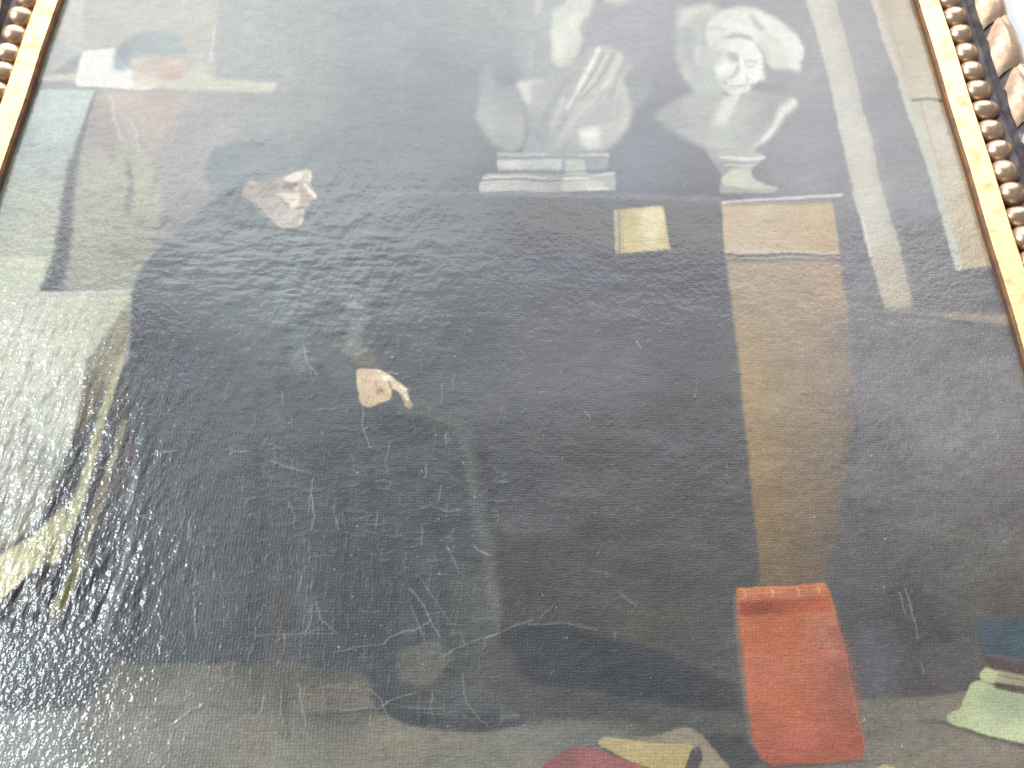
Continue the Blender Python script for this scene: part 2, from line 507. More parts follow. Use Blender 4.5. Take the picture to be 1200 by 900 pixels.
# left: the wall with a portrait, ledge, curtain
patch([(98, -60), (258, -60), (251, 100), (92, 100)], (217, 216, 208), 3, 0.9)
patch([(60, -60), (104, -60), (96, 62), (45, 96), (40, 70)], [(85, 15, (226, 228, 221)), (62, 80, (206, 209, 206))], 3)
patch([(255, -60), (330, -60), (345, 90), (250, 95)], (203, 207, 206), 25, 0.6)
patch([(45, 93), (120, 99), (200, 104), (320, 109), (321, 98), (250, 94), (120, 88), (50, 88)], (225, 226, 216), 3, 0.95)
patch([(195, 101), (235, 74), (249, 93), (325, 98), (322, 108), (225, 106)], (227, 227, 213), 4, 0.85)
patch([(97, 60), (134, 56), (150, 80), (190, 93), (178, 105), (88, 101)], (254, 253, 246), 1.8)
patch([(132, 80), (134, 60), (150, 44), (172, 37), (196, 36), (212, 46), (218, 62), (196, 68), (170, 66), (156, 70), (150, 80), (140, 83)],
      [(142, 68, (170, 184, 191)), (190, 48, (190, 202, 204)), (165, 55, (188, 198, 200))], 5, 0.8)
patch([(163, 68), (190, 65), (205, 71), (223, 78), (208, 92), (185, 98), (160, 102), (153, 90)],
      [(170, 85, (224, 213, 203)), (195, 75, (226, 209, 197)), (165, 97, (238, 227, 213))], 4.5, 0.85)
blob(204, 73, 10, 4, (243, 230, 212), 0.9); blob(200, 88, 12, 6, (205, 190, 178), 0.6); blob(158, 70, 9, 5, (236, 230, 214), 0.8)
stroke([(253, 30), (250, 50), (246, 71)], 3, 3, (234, 234, 228), 1.5, 0.8)
stroke([(215, 40), (232, 28), (248, 18)], 8, 12, (224, 222, 212), 6, 0.5)
patch([(46, 104), (112, 106), (95, 150), (78, 200), (72, 240), (60, 300), (45, 345), (-60, 345), (-40, 300), (5, 210), (20, 170)],
      [(80, 115, (219, 229, 224)), (70, 150, (214, 226, 222)), (45, 185, (194, 204, 203)), (70, 190, (198, 207, 205)), (50, 215, (206, 213, 199)),
       (35, 262, (203, 206, 189)), (10, 240, (190, 196, 186))], 2.5)
patch([(-60, 300), (10, 300), (53, 302), (43, 347), (-60, 350)], (222, 226, 206), 3, 0.9)
patch([(120, 105), (222, 107), (205, 150), (178, 182), (164, 162), (128, 150)], [(150, 115, (222, 212, 202)), (190, 130, (216, 204, 196)), (185, 165, (208, 200, 192))], 11, 0.8)
patch([(112, 112), (128, 118), (150, 160), (182, 184), (190, 235), (178, 300), (150, 342), (78, 342), (88, 260), (90, 200), (104, 150)],
      [(115, 165, (196, 192, 188)), (130, 190, (208, 208, 194)), (105, 250, (196, 198, 184)), (140, 280, (190, 190, 176)), (165, 300, (178, 178, 170)), (170, 220, (202, 202, 188)), (110, 320, (186, 187, 174))], 6, 0.9)
stroke([(150, 190), (153, 215), (151, 250)], 5, 8, (166, 168, 166), 3, 0.75, 0.3)
stroke([(125, 172), (131, 190), (133, 160)], 8, 12, (190, 186, 184), 6, 0.6)
stroke([(178, 180), (182, 205), (176, 235)], 5, 7, (182, 182, 174), 3, 0.5)
stroke([(130, 112), (134, 140), (145, 165)], 3, 2, (234, 230, 222), 1.5, 0.6, 0.5)
stroke([(152, 140), (160, 155), (164, 178)], 3, 2, (232, 232, 222), 1.5, 0.6, 0.5)
stroke([(112, 110), (103, 138), (94, 165), (86, 195)], 2.5, 9, (158, 162, 165), 2, 0.9)
stroke([(84, 192), (80, 225), (79, 260), (72, 300), (60, 338)], 11, 20, (130, 133, 139), 5, 0.85, 0.3)
stroke([(50, 341), (84, 341)], 9, 3, (132, 134, 140), 2.5, 0.7)

# cloth over the chair back
patch([(-60, 344), (45, 343), (100, 342), (153, 340), (150, 372), (134, 440), (98, 475), (76, 560), (32, 622), (-60, 700)],
      [(40, 405, (226, 228, 214)), (90, 365, (218, 220, 202)), (140, 360, (198, 199, 180)), (30, 450, (222, 224, 210)), (80, 470, (216, 218, 203)),
       (20, 560, (200, 202, 192)), (60, 560, (186, 188, 180)), (10, 640, (200, 202, 188))], 2.5)
stroke([(0, 301), (45, 304)], 2, 2, (232, 236, 216), 2, 0.5)
stroke([(45, 344), (95, 342), (152, 340)], 3, 3, (232, 233, 222), 1.5, 0.7, 0.4)
patch([(104, 420), (150, 352), (151, 400), (134, 432), (96, 520), (80, 535)], [(130, 400, (168, 166, 150)), (95, 480, (146, 139, 124)), (88, 520, (124, 115, 110))], 4, 0.95)
patch([(76, 535), (98, 500), (134, 436), (152, 420), (166, 500), (158, 600), (120, 735), (15, 740), (-60, 720), (-60, 700), (36, 640)],
      [(110, 520, (118, 114, 114)), (60, 600, (126, 125, 126)), (120, 645, (114, 117, 121)), (60, 710, (124, 127, 130)), (130, 480, (120, 116, 117))], 4, 0.97)
stroke([(142, 418), (122, 480), (100, 560), (80, 618), (62, 655)], 8, 14, [(130, 450, (200, 197, 165)), (90, 590, (206, 203, 170))], 1.8, 0.9, 0.3)
patch([(78, 588), (42, 624), (-60, 690), (-60, 740), (0, 702), (46, 664), (72, 630)], [(60, 620, (212, 209, 174)), (10, 680, (232, 230, 196))], 2)
stroke([(147, 492), (129, 550), (113, 600), (88, 670), (66, 716)], 4, 14, [(140, 510, (182, 178, 154)), (120, 580, (160, 152, 134)), (80, 690, (166, 164, 140))], 1.8, 0.9)
stroke([(166, 530), (158, 568), (150, 598)], 2, 3, (176, 180, 184), 1.4, 0.8)  # glare along the third slat, put into the pigment
stroke([(60, 640), (40, 690), (22, 722)], 7, 5, (152, 149, 130), 2, 0.7)

# floor
patch([(-60, 738), (20, 735), (112, 720), (136, 768), (96, 826), (-60, 836)], [(30, 770, (142, 147, 147)), (100, 770, (122, 126, 130)), (20, 800, (140, 143, 142))], 5, 0.95)
patch([(-60, 826), (96, 826), (134, 772), (330, 774), (440, 790), (600, 850), (700, 842), (850, 838), (1010, 820), (1205, 806), (1260, 1000), (-80, 1000)],
      [(30, 870, (172, 176, 174)), (150, 860, (156, 156, 148)), (200, 825, (150, 150, 143)), (190, 786, (124, 122, 117)), (300, 788, (112, 110, 106)), (400, 805, (108, 107, 103)), (260, 825, (140, 138, 130)), (310, 875, (150, 148, 135)), (450, 880, (144, 141, 128)),
       (600, 880, (138, 136, 126)), (700, 855, (118, 118, 112)), (1040, 840, (130, 126, 117)), (1070, 865, (138, 132, 120)), (1150, 890, (144, 136, 124)), (800, 850, (102, 103, 100))], 6)
patch([(-60, 812), (90, 816), (128, 770), (138, 776), (98, 832), (-60, 836)], (112, 117, 124), 4, 0.8)
stroke([(180, 828), (300, 832), (420, 838)], 6, 14, (122, 120, 116), 8, 0.4)
patch([(580, 738), (640, 728), (760, 756), (862, 800), (872, 838), (800, 832), (700, 812), (620, 800)],
      [(640, 760, (84, 87, 92)), (760, 790, (80, 83, 88)), (850, 820, (84, 85, 88))], 10, 0.92)
patch([(560, 800), (700, 812), (820, 835), (868, 842), (800, 852), (690, 842), (620, 856)], (97, 98, 96), 8, 0.8)
patch([(600, 846), (660, 842), (700, 850), (780, 866), (690, 880), (610, 880)], (130, 131, 126), 8, 0.6)
stroke([(820, 838), (866, 834)], 10, 14, (104, 105, 101), 6, 0.6)
patch([(1000, 745), (1080, 690), (1130, 760), (1100, 812), (1010, 818)], [(1030, 790, (112, 113, 118)), (1080, 740, (94, 93, 95)), (1085, 800, (100, 97, 96))], 16, 0.7)

# the seated scholar
patch([(240, 202), (247, 176), (275, 165), (318, 162), (345, 178), (364, 198), (330, 204), (298, 210), (284, 222), (286, 238), (250, 232)],
      [(262, 195, (166, 175, 179)), (300, 178, (172, 180, 183)), (345, 190, (170, 177, 180))], 5, 0.9)
patch([(286, 216), (262, 226), (235, 246), (205, 276), (180, 296), (165, 316), (155, 346), (152, 400), (150, 470), (161, 540), (157, 620), (142, 700), (124, 762),
       (160, 778), (330, 775), (432, 790), (440, 832), (480, 850), (560, 858), (616, 848), (602, 830), (562, 812), (545, 792), (586, 745), (581, 690),
       (566, 600), (553, 530), (540, 496), (510, 484), (478, 478), (440, 472), (415, 462), (413, 432), (396, 400), (380, 360), (366, 310), (352, 268), (325, 266), (300, 246)],
      [(235, 270, (164, 171, 175)), (290, 300, (158, 165, 169)), (340, 320, (152, 159, 162)), (375, 330, (150, 156, 159)), (355, 285, (160, 167, 170)), (395, 395, (126, 131, 134)), (200, 330, (140, 146, 150)),
       (175, 400, (116, 120, 127)), (205, 430, (116, 121, 127)), (300, 360, (140, 147, 151)), (350, 400, (126, 132, 136)), (260, 440, (116, 121, 126)), (340, 470, (112, 117, 121)), (200, 540, (112, 117, 121)), (480, 520, (106, 109, 113)),
       (320, 590, (108, 113, 117)), (300, 640, (104, 109, 112)), (400, 650, (98, 102, 106)), (500, 640, (96, 99, 104)), (240, 705, (108, 113, 115)), (540, 615, (98, 102, 105)), (572, 700, (106, 108, 105)), (460, 705, (91, 95, 99)),
       (450, 740, (90, 94, 98)), (560, 832, (102, 104, 106)), (460, 830, (98, 100, 101)), (330, 740, (103, 106, 108)), (380, 560, (104, 108, 115))], 4.5)
patch([(440, 478), (500, 484), (540, 498), (553, 535), (566, 600), (582, 722), (545, 745), (505, 745), (488, 640), (450, 540)], [(500, 510, (108, 111, 113)), (535, 600, (101, 105, 107)), (550, 700, (104, 107, 106)), (470, 520, (102, 105, 109))], 8, 0.7, 0.3)
stroke([(470, 481), (510, 487), (536, 498), (549, 535), (560, 600), (573, 660), (581, 722)], 9, 15, [(510, 488, (126, 127, 123)), (540, 505, (122, 124, 122)), (560, 590, (117, 120, 120)), (578, 700, (118, 120, 114))], 6, 0.8, 0.35)
stroke([(560, 505), (572, 560), (586, 640), (600, 720)], 8, 12, (90, 91, 93), 8, 0.5)
stroke([(425, 478), (431, 540), (438, 620)], 5, 9, (92, 95, 100), 5, 0.5)
stroke([(520, 512), (470, 520), (440, 532)], 5, 3, (96, 98, 102), 4, 0.5)
patch([(388, 402), (410, 400), (440, 414), (444, 430), (420, 430), (412, 418)], (152, 148, 140), 5, 0.65, 0.4)
stroke([(300, 268), (240, 300), (200, 330)], 6, 10, (172, 180, 183), 7, 0.4)

for (pp, wa, wb, cc, al) in [([(395, 330), (420, 360), (415, 400)], 14, 20, (164, 173, 176), .5), ([(330, 345), (350, 385), (352, 430)], 12, 16, (150, 159, 163), .45),  # pale strokes: patchy glare on the puckers, put into the pigment
                             ([(300, 520), (304, 640), (292, 765)], 12, 26, (90, 95, 100), .5), ([(345, 480), (352, 600), (360, 740)], 10, 18, (114, 119, 123), .4),
                             ([(215, 400), (205, 500), (200, 620)], 14, 18, (116, 121, 128), .4), ([(178, 380), (172, 470), (180, 560)], 10, 10, (90, 93, 102), .5),
                             ([(252, 470), (250, 580), (240, 720)], 10, 20, (112, 117, 121), .4), ([(400, 560), (405, 650), (410, 770)], 12, 16, (88, 92, 98), .45),
                             ([(500, 560), (512, 640), (520, 735)], 10, 16, (88, 90, 98), .45), ([(460, 550), (470, 650), (478, 740)], 8, 14, (112, 115, 118), .35),
                             ([(270, 395), (310, 440), (330, 500)], 10, 8, (130, 138, 143), .4), ([(375, 425), (385, 455), (410, 470)], 10, 8, (96, 100, 106), .5)]:
    stroke(pp, wa, wb, cc, 9, al, 0.5)
patch([(466, 762), (510, 748), (527, 768), (508, 800), (492, 806), (465, 792)], (122, 122, 116), 6, 0.8, 0.3)
stroke([(333, 650), (331, 740), (336, 860)], 12, 12, (108, 102, 99), 4, 0.45)
patch([(350, 800), (432, 798), (434, 830), (350, 836)], (134, 129, 118), 7, 0.6)
patch([(345, 838), (440, 830), (480, 850), (560, 858), (618, 848), (600, 834), (520, 836), (440, 832)], (90, 93, 96), 6, 0.8)
stroke([(590, 838), (606, 838)], 10, 7, (116, 118, 116), 3, 0.8)
stroke([(565, 800), (545, 822), (520, 838)], 12, 6, (112, 113, 113), 6, 0.6)

# face
FACE = [(284, 224), (290, 213), (310, 212), (325, 207), (338, 204), (350, 200), (358, 198), (364.5, 200), (366, 208), (363.5, 214), (367, 223), (371.5, 230), (370, 234),
        (362, 236), (361.5, 242), (357, 245), (356.5, 250), (355, 258), (352, 264), (343, 267), (330, 269), (322, 262), (313, 252), (303, 240), (292, 234), (284, 230)]
patch(FACE, [(300, 225, (196, 190, 184)), (325, 240, (206, 200, 195)), (345, 255, (214, 208, 202)), (330, 215, (200, 192, 186)), (360, 225, (216, 204, 194)), (315, 215, (186, 180, 176))], 2.2)
patch([(332, 208), (345, 202), (357, 200), (354, 212), (340, 213)], (250, 243, 229), 2.2)
patch([(355, 199), (364.5, 200), (365.5, 208), (363, 214), (356, 213)], (228, 220, 202), 1.5)
stroke([(364, 203), (363.5, 213)], 2, 2, (248, 240, 226), 1.0, 0.9)
patch([(330, 216), (344, 213), (351, 217), (343, 222.5), (332, 221)], (176, 163, 154), 2)
blob(347.5, 220.5, 2.6, 2.2, (240, 232, 226))
stroke([(357, 217), (363, 224), (369.5, 231)], 3.2, 4.2, (252, 243, 234), 1.2)
patch([(351, 216), (357, 219), (364, 232), (353, 236), (350, 227)], (206, 190, 180), 1.8, 0.9)
patch([(322, 225), (345, 226), (352, 228), (350, 238), (342, 246), (334, 235)], (250, 237, 222), 2.2, 0.95)
stroke([(346, 245), (352, 243.5), (359.5, 243)], 2.0, 1.6, (168, 152, 146), 1.1, 0.85)
stroke([(352, 237), (362, 235.5)], 2, 2, (186, 170, 162), 1.2, 0.8)
blob(352, 257.5, 4, 4, (234, 228, 221)); blob(354, 248, 3, 2, (226, 216, 208))
stroke([(318, 212), (325, 225), (336, 243)], 3, 3, (186, 176, 170), 3, 0.5)
blob(296, 215, 5, 3, (222, 217, 209), 0.8)

# hand
HAND = [(416.5, 433), (423, 431.5), (441, 432), (452, 437), (460, 441), (466, 447), (477, 453), (478.5, 459), (481.5, 468), (486, 475), (483, 478.5), (475, 478), (474, 472),
        (470.5, 462), (467, 457.5), (459.5, 455), (460, 463), (455, 470), (445, 473), (437, 476), (432, 478), (424, 475), (420, 466), (417, 450)]
patch(HAND, [(425, 440, (230, 210, 182)), (435, 455, (226, 204, 176)), (430, 470, (210, 190, 158)), (455, 445, (244, 228, 198)), (470, 452, (236, 222, 190)), (480, 472, (186, 172, 142))], 1.6)
patch([(448, 440.5), (456, 440), (460, 443), (457, 447), (448, 446)], (255, 250, 238), 1.2)
stroke([(470, 452), (476, 455)], 4, 4, (252, 247, 228), 1.2); stroke([(476, 462), (479, 469)], 2.5, 2.5, (255, 251, 238), 1)
blob(446, 459, 6, 5, (160, 128, 90), 0.8, 0.8); blob(453, 464, 6, 5, (204, 176, 130), 0.7); stroke([(456, 447), (460, 456)], 2.5, 2.5, (150, 128, 100), 1.2, 0.7)
stroke([(440, 447), (441, 456)], 2, 2, (188, 158, 120), 1.2, 0.6); blob(427, 447, 6, 4, (216, 190, 164), 0.6)

# shelf line
stroke([(430, 226), (560, 226), (845, 233)], 5, 6, (172, 175, 178), 3, 0.55)
stroke([(480, 233), (600, 233), (715, 238), (845, 240)], 2, 2.6, (118, 120, 125), 1.8, 0.7)
stroke([(520, 294), (620, 296), (720, 299)], 2, 2, (112, 114, 119), 1.8, 0.6)

# draped bust
BUST1 = [(602, 98), (612, 60), (618, -60), (715, -60), (694, 0), (690, 16), (679, 28), (683, 48), (712, 54), (741, 71), (729, 92), (738, 100), (755, 87), (765, 92),
         (758, 116), (746, 126), (738, 145), (723, 168), (712, 180), (714, 202), (723, 204), (724, 223), (561, 224), (564, 206), (580, 202), (582, 180), (566, 155), (554, 138), (562, 116), (590, 104)]
patch([(604, -60), (700, -60), (690, 20), (668, 84), (612, 98), (602, 60), (600, 20)], [(612, 30, (192, 196, 197)), (640, 20, (206, 209, 207)), (625, 75, (198, 202, 202))], 8, 0.75)
patch([(560, 122), (565, 80), (574, 72), (582, 98), (578, 125)], (198, 202, 202), 6, 0.6)
patch([(602, 97), (630, 91), (660, 83), (690, 56), (712, 55), (740, 71), (728, 93), (736, 104), (742, 120), (738, 145), (722, 168), (706, 178),
       (612, 178), (620, 150), (616, 128)], [(632, 110, (204, 206, 204)), (640, 150, (190, 193, 194)), (655, 95, (198, 201, 200)), (700, 130, (202, 205, 202)), (725, 150, (204, 207, 202)), (628, 170, (184, 188, 190))], 2.5, 0.95)
patch([(555, 138), (563, 120), (584, 106), (602, 104), (613, 124), (617, 145), (612, 170), (600, 178), (582, 172), (566, 154)],
      [(585, 125, (194, 198, 198)), (572, 142, (208, 211, 208)), (600, 150, (201, 204, 201)), (595, 170, (192, 195, 194)), (598, 112, (186, 190, 193))], 4, 0.85)
patch([(734, 104), (755, 87), (765, 91), (758, 115), (745, 126), (737, 140)], (192, 195, 196), 4, 0.65)
patch([(646, 14), (662, 6), (676, -60), (700, -60), (694, 0), (690, 16), (678, 28), (683, 48), (676, 66), (668, 76), (655, 79), (647, 70), (645, 40)],
      [(660, 45, (241, 243, 234)), (652, 25, (228, 231, 224)), (685, 5, (226, 228, 219)), (672, 20, (238, 240, 230)), (662, 74, (222, 224, 212)), (679, 55, (222, 225, 218))], 2.6, 0.95)
blob(668, 10, 7, 6, (214, 217, 210), 0.7); blob(655, 60, 7, 12, (246, 247, 240), 0.8)
stroke([(632, -8), (629, 14)], 7, 5, (229, 232, 224), 3, 0.8); stroke([(622, 50), (620, 80)], 5, 4, (214, 217, 214), 3, 0.6)
blob(612, 28, 16, 10, (204, 208, 206), 0.6); blob(585, 14, 10, 6, (206, 209, 206), 0.5)
patch([(705, -60), (760, -60), (737, 1), (722, 4), (708, 0)], (226, 228, 216), 2.2, 0.9)
patch([(604, 97), (640, 92), (618, 101), (624, 119), (616, 122)], (232, 233, 227), 1.8, 0.9)
stroke([(606, 106), (617, 126), (620, 148), (613, 172)], 2.5, 2.5, (176, 180, 184), 3, 0.5)
# the drapery over the shoulder and its folds
patch([(694, 56), (712, 53), (741, 71), (734, 88), (716, 108), (690, 134), (660, 172), (640, 177), (650, 150), (670, 112), (682, 82)],
      [(715, 65, (206, 208, 204)), (735, 75, (198, 201, 200)), (690, 100, (212, 214, 208)), (665, 150, (204, 207, 203)), (700, 90, (208, 210, 205))], 2.5, 0.9)
stroke([(702, 58), (697, 68), (687, 84), (674, 113), (664, 127)], 5.5, 5, (242, 244, 234), 1.5, 0.92)
stroke([(726, 67), (720, 80), (712, 95), (706, 103)], 9, 5, (230, 232, 222), 1.8, 0.85); stroke([(714, 60), (704, 78), (692, 98), (683, 112)], 3.5, 3, (226, 228, 221), 1.4, 0.75)
stroke([(719, 64), (708, 84), (694, 102), (680, 118)], 1.7, 2.4, (170, 173, 172), 1.3, 0.75); stroke([(708, 62), (697, 82), (682, 108)], 1.5, 2.2, (176, 179, 178), 1.2, 0.65)
stroke([(735, 74), (724, 94), (712, 112)], 2, 3, (180, 183, 184), 1.8, 0.55)
stroke([(680, 104), (664, 136), (646, 172)], 3.2, 2.6, (170, 173, 176), 1.8, 0.75); stroke([(664, 92), (645, 122), (628, 156)], 3.5, 2.5, (180, 183, 187), 2.4, 0.6)
stroke([(676, 84), (656, 108), (638, 140)], 2, 2, (186, 189, 191), 2, 0.5); stroke([(660, 116), (652, 134), (647, 150)], 6, 4, (228, 230, 224), 2, 0.8)
stroke([(700, 112), (678, 136), (660, 158)], 3, 3.5, (222, 224, 218), 1.8, 0.75); stroke([(708, 108), (688, 132), (672, 150)], 2, 2, (186, 189, 190), 1.8, 0.55)
stroke([(741, 74), (726, 95), (721, 116)], 2.6, 2.6, (226, 228, 219), 1.6, 0.7); stroke([(729, 100), (735, 130), (730, 146)], 8, 7, (224, 226, 215), 4, 0.65)
blob(704, 134, 14, 8, (190, 193, 193), 0.6); blob(712, 155, 12, 14, (214, 217, 209), 0.6); blob(680, 160, 10, 10, (212, 214, 207), 0.6)
patch([(679, 152), (700, 150), (705, 172), (690, 177), (680, 170)], [(690, 157, (249, 250, 241)), (696, 172, (230, 232, 217)), (682, 170, (226, 228, 218))], 2.6, 0.95)
blob(699, 156, 5, 5, (246, 247, 238), 0.7); blob(640, 165, 14, 8, (182, 186, 188), 0.6)
# its plinth
patch([(583, 178), (714, 178), (711, 199), (582, 201)], [(600, 185, (184, 188, 190)), (690, 190, (188, 191, 191))], 2.2, 0.9)
stroke([(585, 180), (640, 180)], 4, 3, (206, 209, 208), 1.5, 0.8); stroke([(680, 183), (712, 182)], 4, 3, (222, 224, 216), 1.5, 0.8); stroke([(583, 184), (710, 185)], 1.6, 1.6, (162, 165, 170), 1.3, 0.7)
patch([(583, 187), (660, 186), (658, 197), (583, 198)], [(600, 193, (230, 231, 226)), (650, 192, (216, 218, 214)), (620, 188, (208, 210, 209)), (585, 195, (216, 218, 215))], 1.6, 0.9, 0.3)
patch([(664, 188), (683, 187), (688, 206), (661, 207)], [(674, 192, (208, 210, 200)), (676, 202, (222, 223, 210))], 1.8, 0.9)
patch([(566, 203), (720, 203), (723, 223), (561, 224)], [(600, 206, (196, 199, 198)), (640, 205, (186, 190, 190)), (700, 206, (202, 205, 200)), (640, 220, (190, 193, 191))], 1.8, 0.95, 0.2)
patch([(562, 211), (658, 212), (657, 224), (561, 224)], [(570, 218, (210, 212, 206)), (620, 218, (200, 203, 199)), (650, 215, (192, 195, 193))], 1.6, 0.9, 0.25); patch([(658, 212), (705, 212), (714, 222), (657, 224)], [(670, 220, (212, 214, 202)), (695, 214, (222, 224, 208))], 1.8, 0.95, 0.25)
stroke([(566, 210.5), (656, 211)], 1.8, 1.8, (146, 149, 153), 1.0, 0.85); stroke([(566, 207.5), (600, 207), (640, 207.5)], 2.2, 1.8, (224, 226, 222), 1.0, 0.8)
stroke([(660, 208.5), (690, 209.5)], 2.5, 2, (238, 239, 229), 1.0, 0.9); stroke([(582, 200.5), (714, 201.5)], 2, 2, (156, 159, 164), 1.2, 0.6)
stroke([(702, 205), (720, 204)], 3, 3, (226, 228, 220), 1.3, 0.8); stroke([(690, 222), (712, 221)], 3, 2, (240, 241, 230), 1.0, 0.8)
stroke([(659, 188), (657, 206)], 1.6, 1.6, (164, 167, 170), 1.2, 0.6); stroke([(686, 188), (692, 204)], 2, 2, (172, 175, 177), 1.4, 0.6)

# laughing bust
BUST2 = [(762, 135), (790, 116), (812, 104), (797, 84), (790, 60), (793, 25), (800, 5), (830, 2), (860, 3), (890, 8), (915, 20), (934, 42), (943, 62), (936, 76), (938, 84), (905, 82),
         (896, 98), (886, 106), (925, 112), (937, 122), (930, 132), (914, 138), (905, 150), (892, 165), (880, 174), (896, 184), (884, 195), (882, 204), (890, 214), (914, 220), (906, 225), (842, 225), (848, 205), (836, 188), (822, 172), (795, 158)]
patch([(762, 135), (790, 117), (815, 106), (840, 100), (850, 112), (880, 106), (905, 110), (925, 113), (936, 122), (930, 131), (915, 137), (905, 150), (894, 163), (880, 173), (825, 172), (798, 160)],
      [(785, 135, (192, 194, 194)), (815, 125, (200, 203, 200)), (820, 155, (198, 200, 198)), (840, 168, (212, 214, 205)), (905, 122, (188, 190, 192)), (885, 150, (190, 193, 192)), (868, 128, (210, 213, 206)), (862, 155, (200, 203, 197)), (875, 168, (196, 199, 194))], 2.2)
patch([(794, 8), (832, 2), (848, 14), (842, 40), (848, 80), (852, 112), (818, 110), (800, 90), (790, 62), (791, 30)],
      [(805, 15, (222, 224, 216)), (815, 28, (208, 211, 206)), (800, 40, (198, 202, 200)), (805, 62, (205, 208, 204)), (800, 80, (210, 213, 208)), (830, 92, (206, 210, 204)), (828, 45, (204, 208, 202)), (822, 75, (204, 207, 202)), (838, 18, (216, 218, 210))], 3.4, 0.92, 0.35)
stroke([(799, 24), (810, 14), (828, 8)], 9, 8, (226, 228, 219), 4, 0.7, 0.5); stroke([(800, 34), (816, 26), (832, 18)], 4, 4, (196, 200, 197), 3, 0.5); stroke([(797, 50), (800, 72), (808, 90)], 6, 7, (214, 217, 211), 4, 0.5, 0.5)
stroke([(806, 42), (808, 62)], 4, 4, (194, 198, 197), 3, 0.5); stroke([(812, 80), (822, 98)], 5, 5, (196, 199, 197), 3, 0.5)
patch([(826, 42), (829, 24), (846, 11), (870, 7), (890, 11), (911, 22), (931, 38), (942.5, 60), (936, 75), (938, 84), (926, 82), (905, 81), (900, 70), (890, 52), (875, 43), (850, 42), (834, 57)],
      [(845, 22, (240, 242, 232)), (862, 14, (248, 250, 240)), (862, 30, (252, 253, 246)), (900, 30, (250, 251, 243)), (918, 48, (252, 253, 246)), (934, 65, (253, 254, 248)), (914, 74, (222, 225, 211)), (905, 56, (236, 238, 226)), (897, 62, (228, 231, 222)), (885, 40, (246, 248, 240))], 1.8, 1, 0.1)
stroke([(880, 17), (886, 26), (894, 33)], 5, 7, (200, 202, 196), 1.7, 0.9); stroke([(857, 40), (868, 41), (880, 45)], 3, 5, (188, 190, 183), 1.5, 0.9)
stroke([(831, 35), (838, 31.5), (851, 36)], 2.6, 2.6, (186, 189, 183), 1.3, 0.9); stroke([(830, 23), (850, 20), (876, 24)], 3, 2.5, (218, 221, 211), 1.6, 0.75)
stroke([(866, 19), (867, 13), (878, 10)], 2, 2, (212, 214, 204), 1.3, 0.75); stroke([(896, 36), (908, 44), (917, 60)], 3, 4, (224, 226, 214), 2.2, 0.7); stroke([(894, 48), (900, 60), (903, 74)], 4, 4, (218, 221, 211), 2, 0.6, 0.5)
stroke([(868, 28), (884, 30), (896, 42)], 2, 2, (230, 232, 224), 1.5, 0.6); stroke([(905, 24), (922, 36), (934, 54)], 2, 2, (234, 236, 226), 1.8, 0.5)
patch([(828, 44), (842, 37), (853, 44), (848, 58), (836, 63), (829, 56)], [(838, 46, (224, 227, 219)), (842, 56, (212, 215, 208))], 2.4, 0.9, 0.4)
blob(831, 49, 4, 5, (244, 246, 238), 0.8)
patch([(846, 47), (868, 44), (884, 48), (894, 61), (896, 80), (891, 95), (880, 105), (868, 112.5), (856, 111), (846, 102), (838, 84), (833, 66), (838, 54)],
      [(878, 56, (254, 254, 248)), (862, 54, (246, 248, 240)), (848, 56, (230, 233, 226)), (884, 86, (252, 253, 248)), (848, 82, (248, 249, 244)), (838, 70, (224, 227, 221)), (866, 107, (250, 251, 243)), (845, 95, (226, 229, 222))], 1.6)
patch([(818, 60), (838, 56), (850, 62), (842, 73), (836, 86), (847, 106), (832, 104), (820, 84)], [(830, 66, (216, 219, 213)), (832, 90, (208, 211, 206))], 4, 0.85)
stroke([(817, 57), (816, 64), (817, 71)], 6, 4, (232, 234, 226), 2, 0.85)
patch([(852, 62), (860, 61), (867, 66), (868, 73), (861, 74), (853, 70)], (192, 195, 189), 2.2, 0.85); stroke([(840, 64), (853, 64)], 3, 3, (212, 215, 208), 2, 0.7); stroke([(842, 71), (856, 72)], 2, 2, (222, 225, 219), 1.5, 0.6)
patch([(865, 74), (869, 79), (867, 88), (861, 92), (856, 93), (860, 86)], (202, 204, 199), 2.2, 0.85); stroke([(858, 90), (850, 93), (846, 97)], 4, 3, (206, 208, 203), 2, 0.75)
blob(849, 80, 9, 7, (254, 254, 250)); stroke([(869, 70), (871.5, 80), (873, 90)], 4, 5, (253, 254, 248), 1.4); stroke([(862, 93.5), (872, 92.5)], 3.4, 3.4, (252, 253, 246), 1.2)
stroke([(874, 72.5), (880, 71), (888, 72.5)], 2.6, 2.2, (198, 201, 195), 1.2, 0.9); stroke([(876, 78.5), (884, 79)], 2, 2, (204, 206, 200), 1.1, 0.85); stroke([(875, 75), (887, 75.5)], 2, 2, (240, 242, 235), 1.1, 0.7)
stroke([(850, 97.5), (858, 101.5), (872, 101)], 2.4, 1.8, (182, 184, 180), 1.1, 0.85); stroke([(854, 99.5), (868, 98.5)], 1.8, 1.8, (250, 251, 246), 0.9, 0.8); stroke([(853, 104.5), (866, 105)], 1.8, 1.6, (202, 205, 199), 1.1, 0.75)
stroke([(876, 91), (877.5, 97), (873, 105)], 2, 2, (200, 203, 197), 1.1, 0.85); stroke([(848, 109), (858, 113.5), (869, 112.5)], 2, 2, (182, 184, 180), 1.2, 0.8)
stroke([(893, 57), (897, 70), (896, 84)], 3, 3, (212, 215, 206), 1.6, 0.75); blob(894, 90, 4, 6, (248, 249, 240), 0.9); stroke([(882, 101), (898, 99)], 4, 3, (168, 171, 176), 2, 0.75)
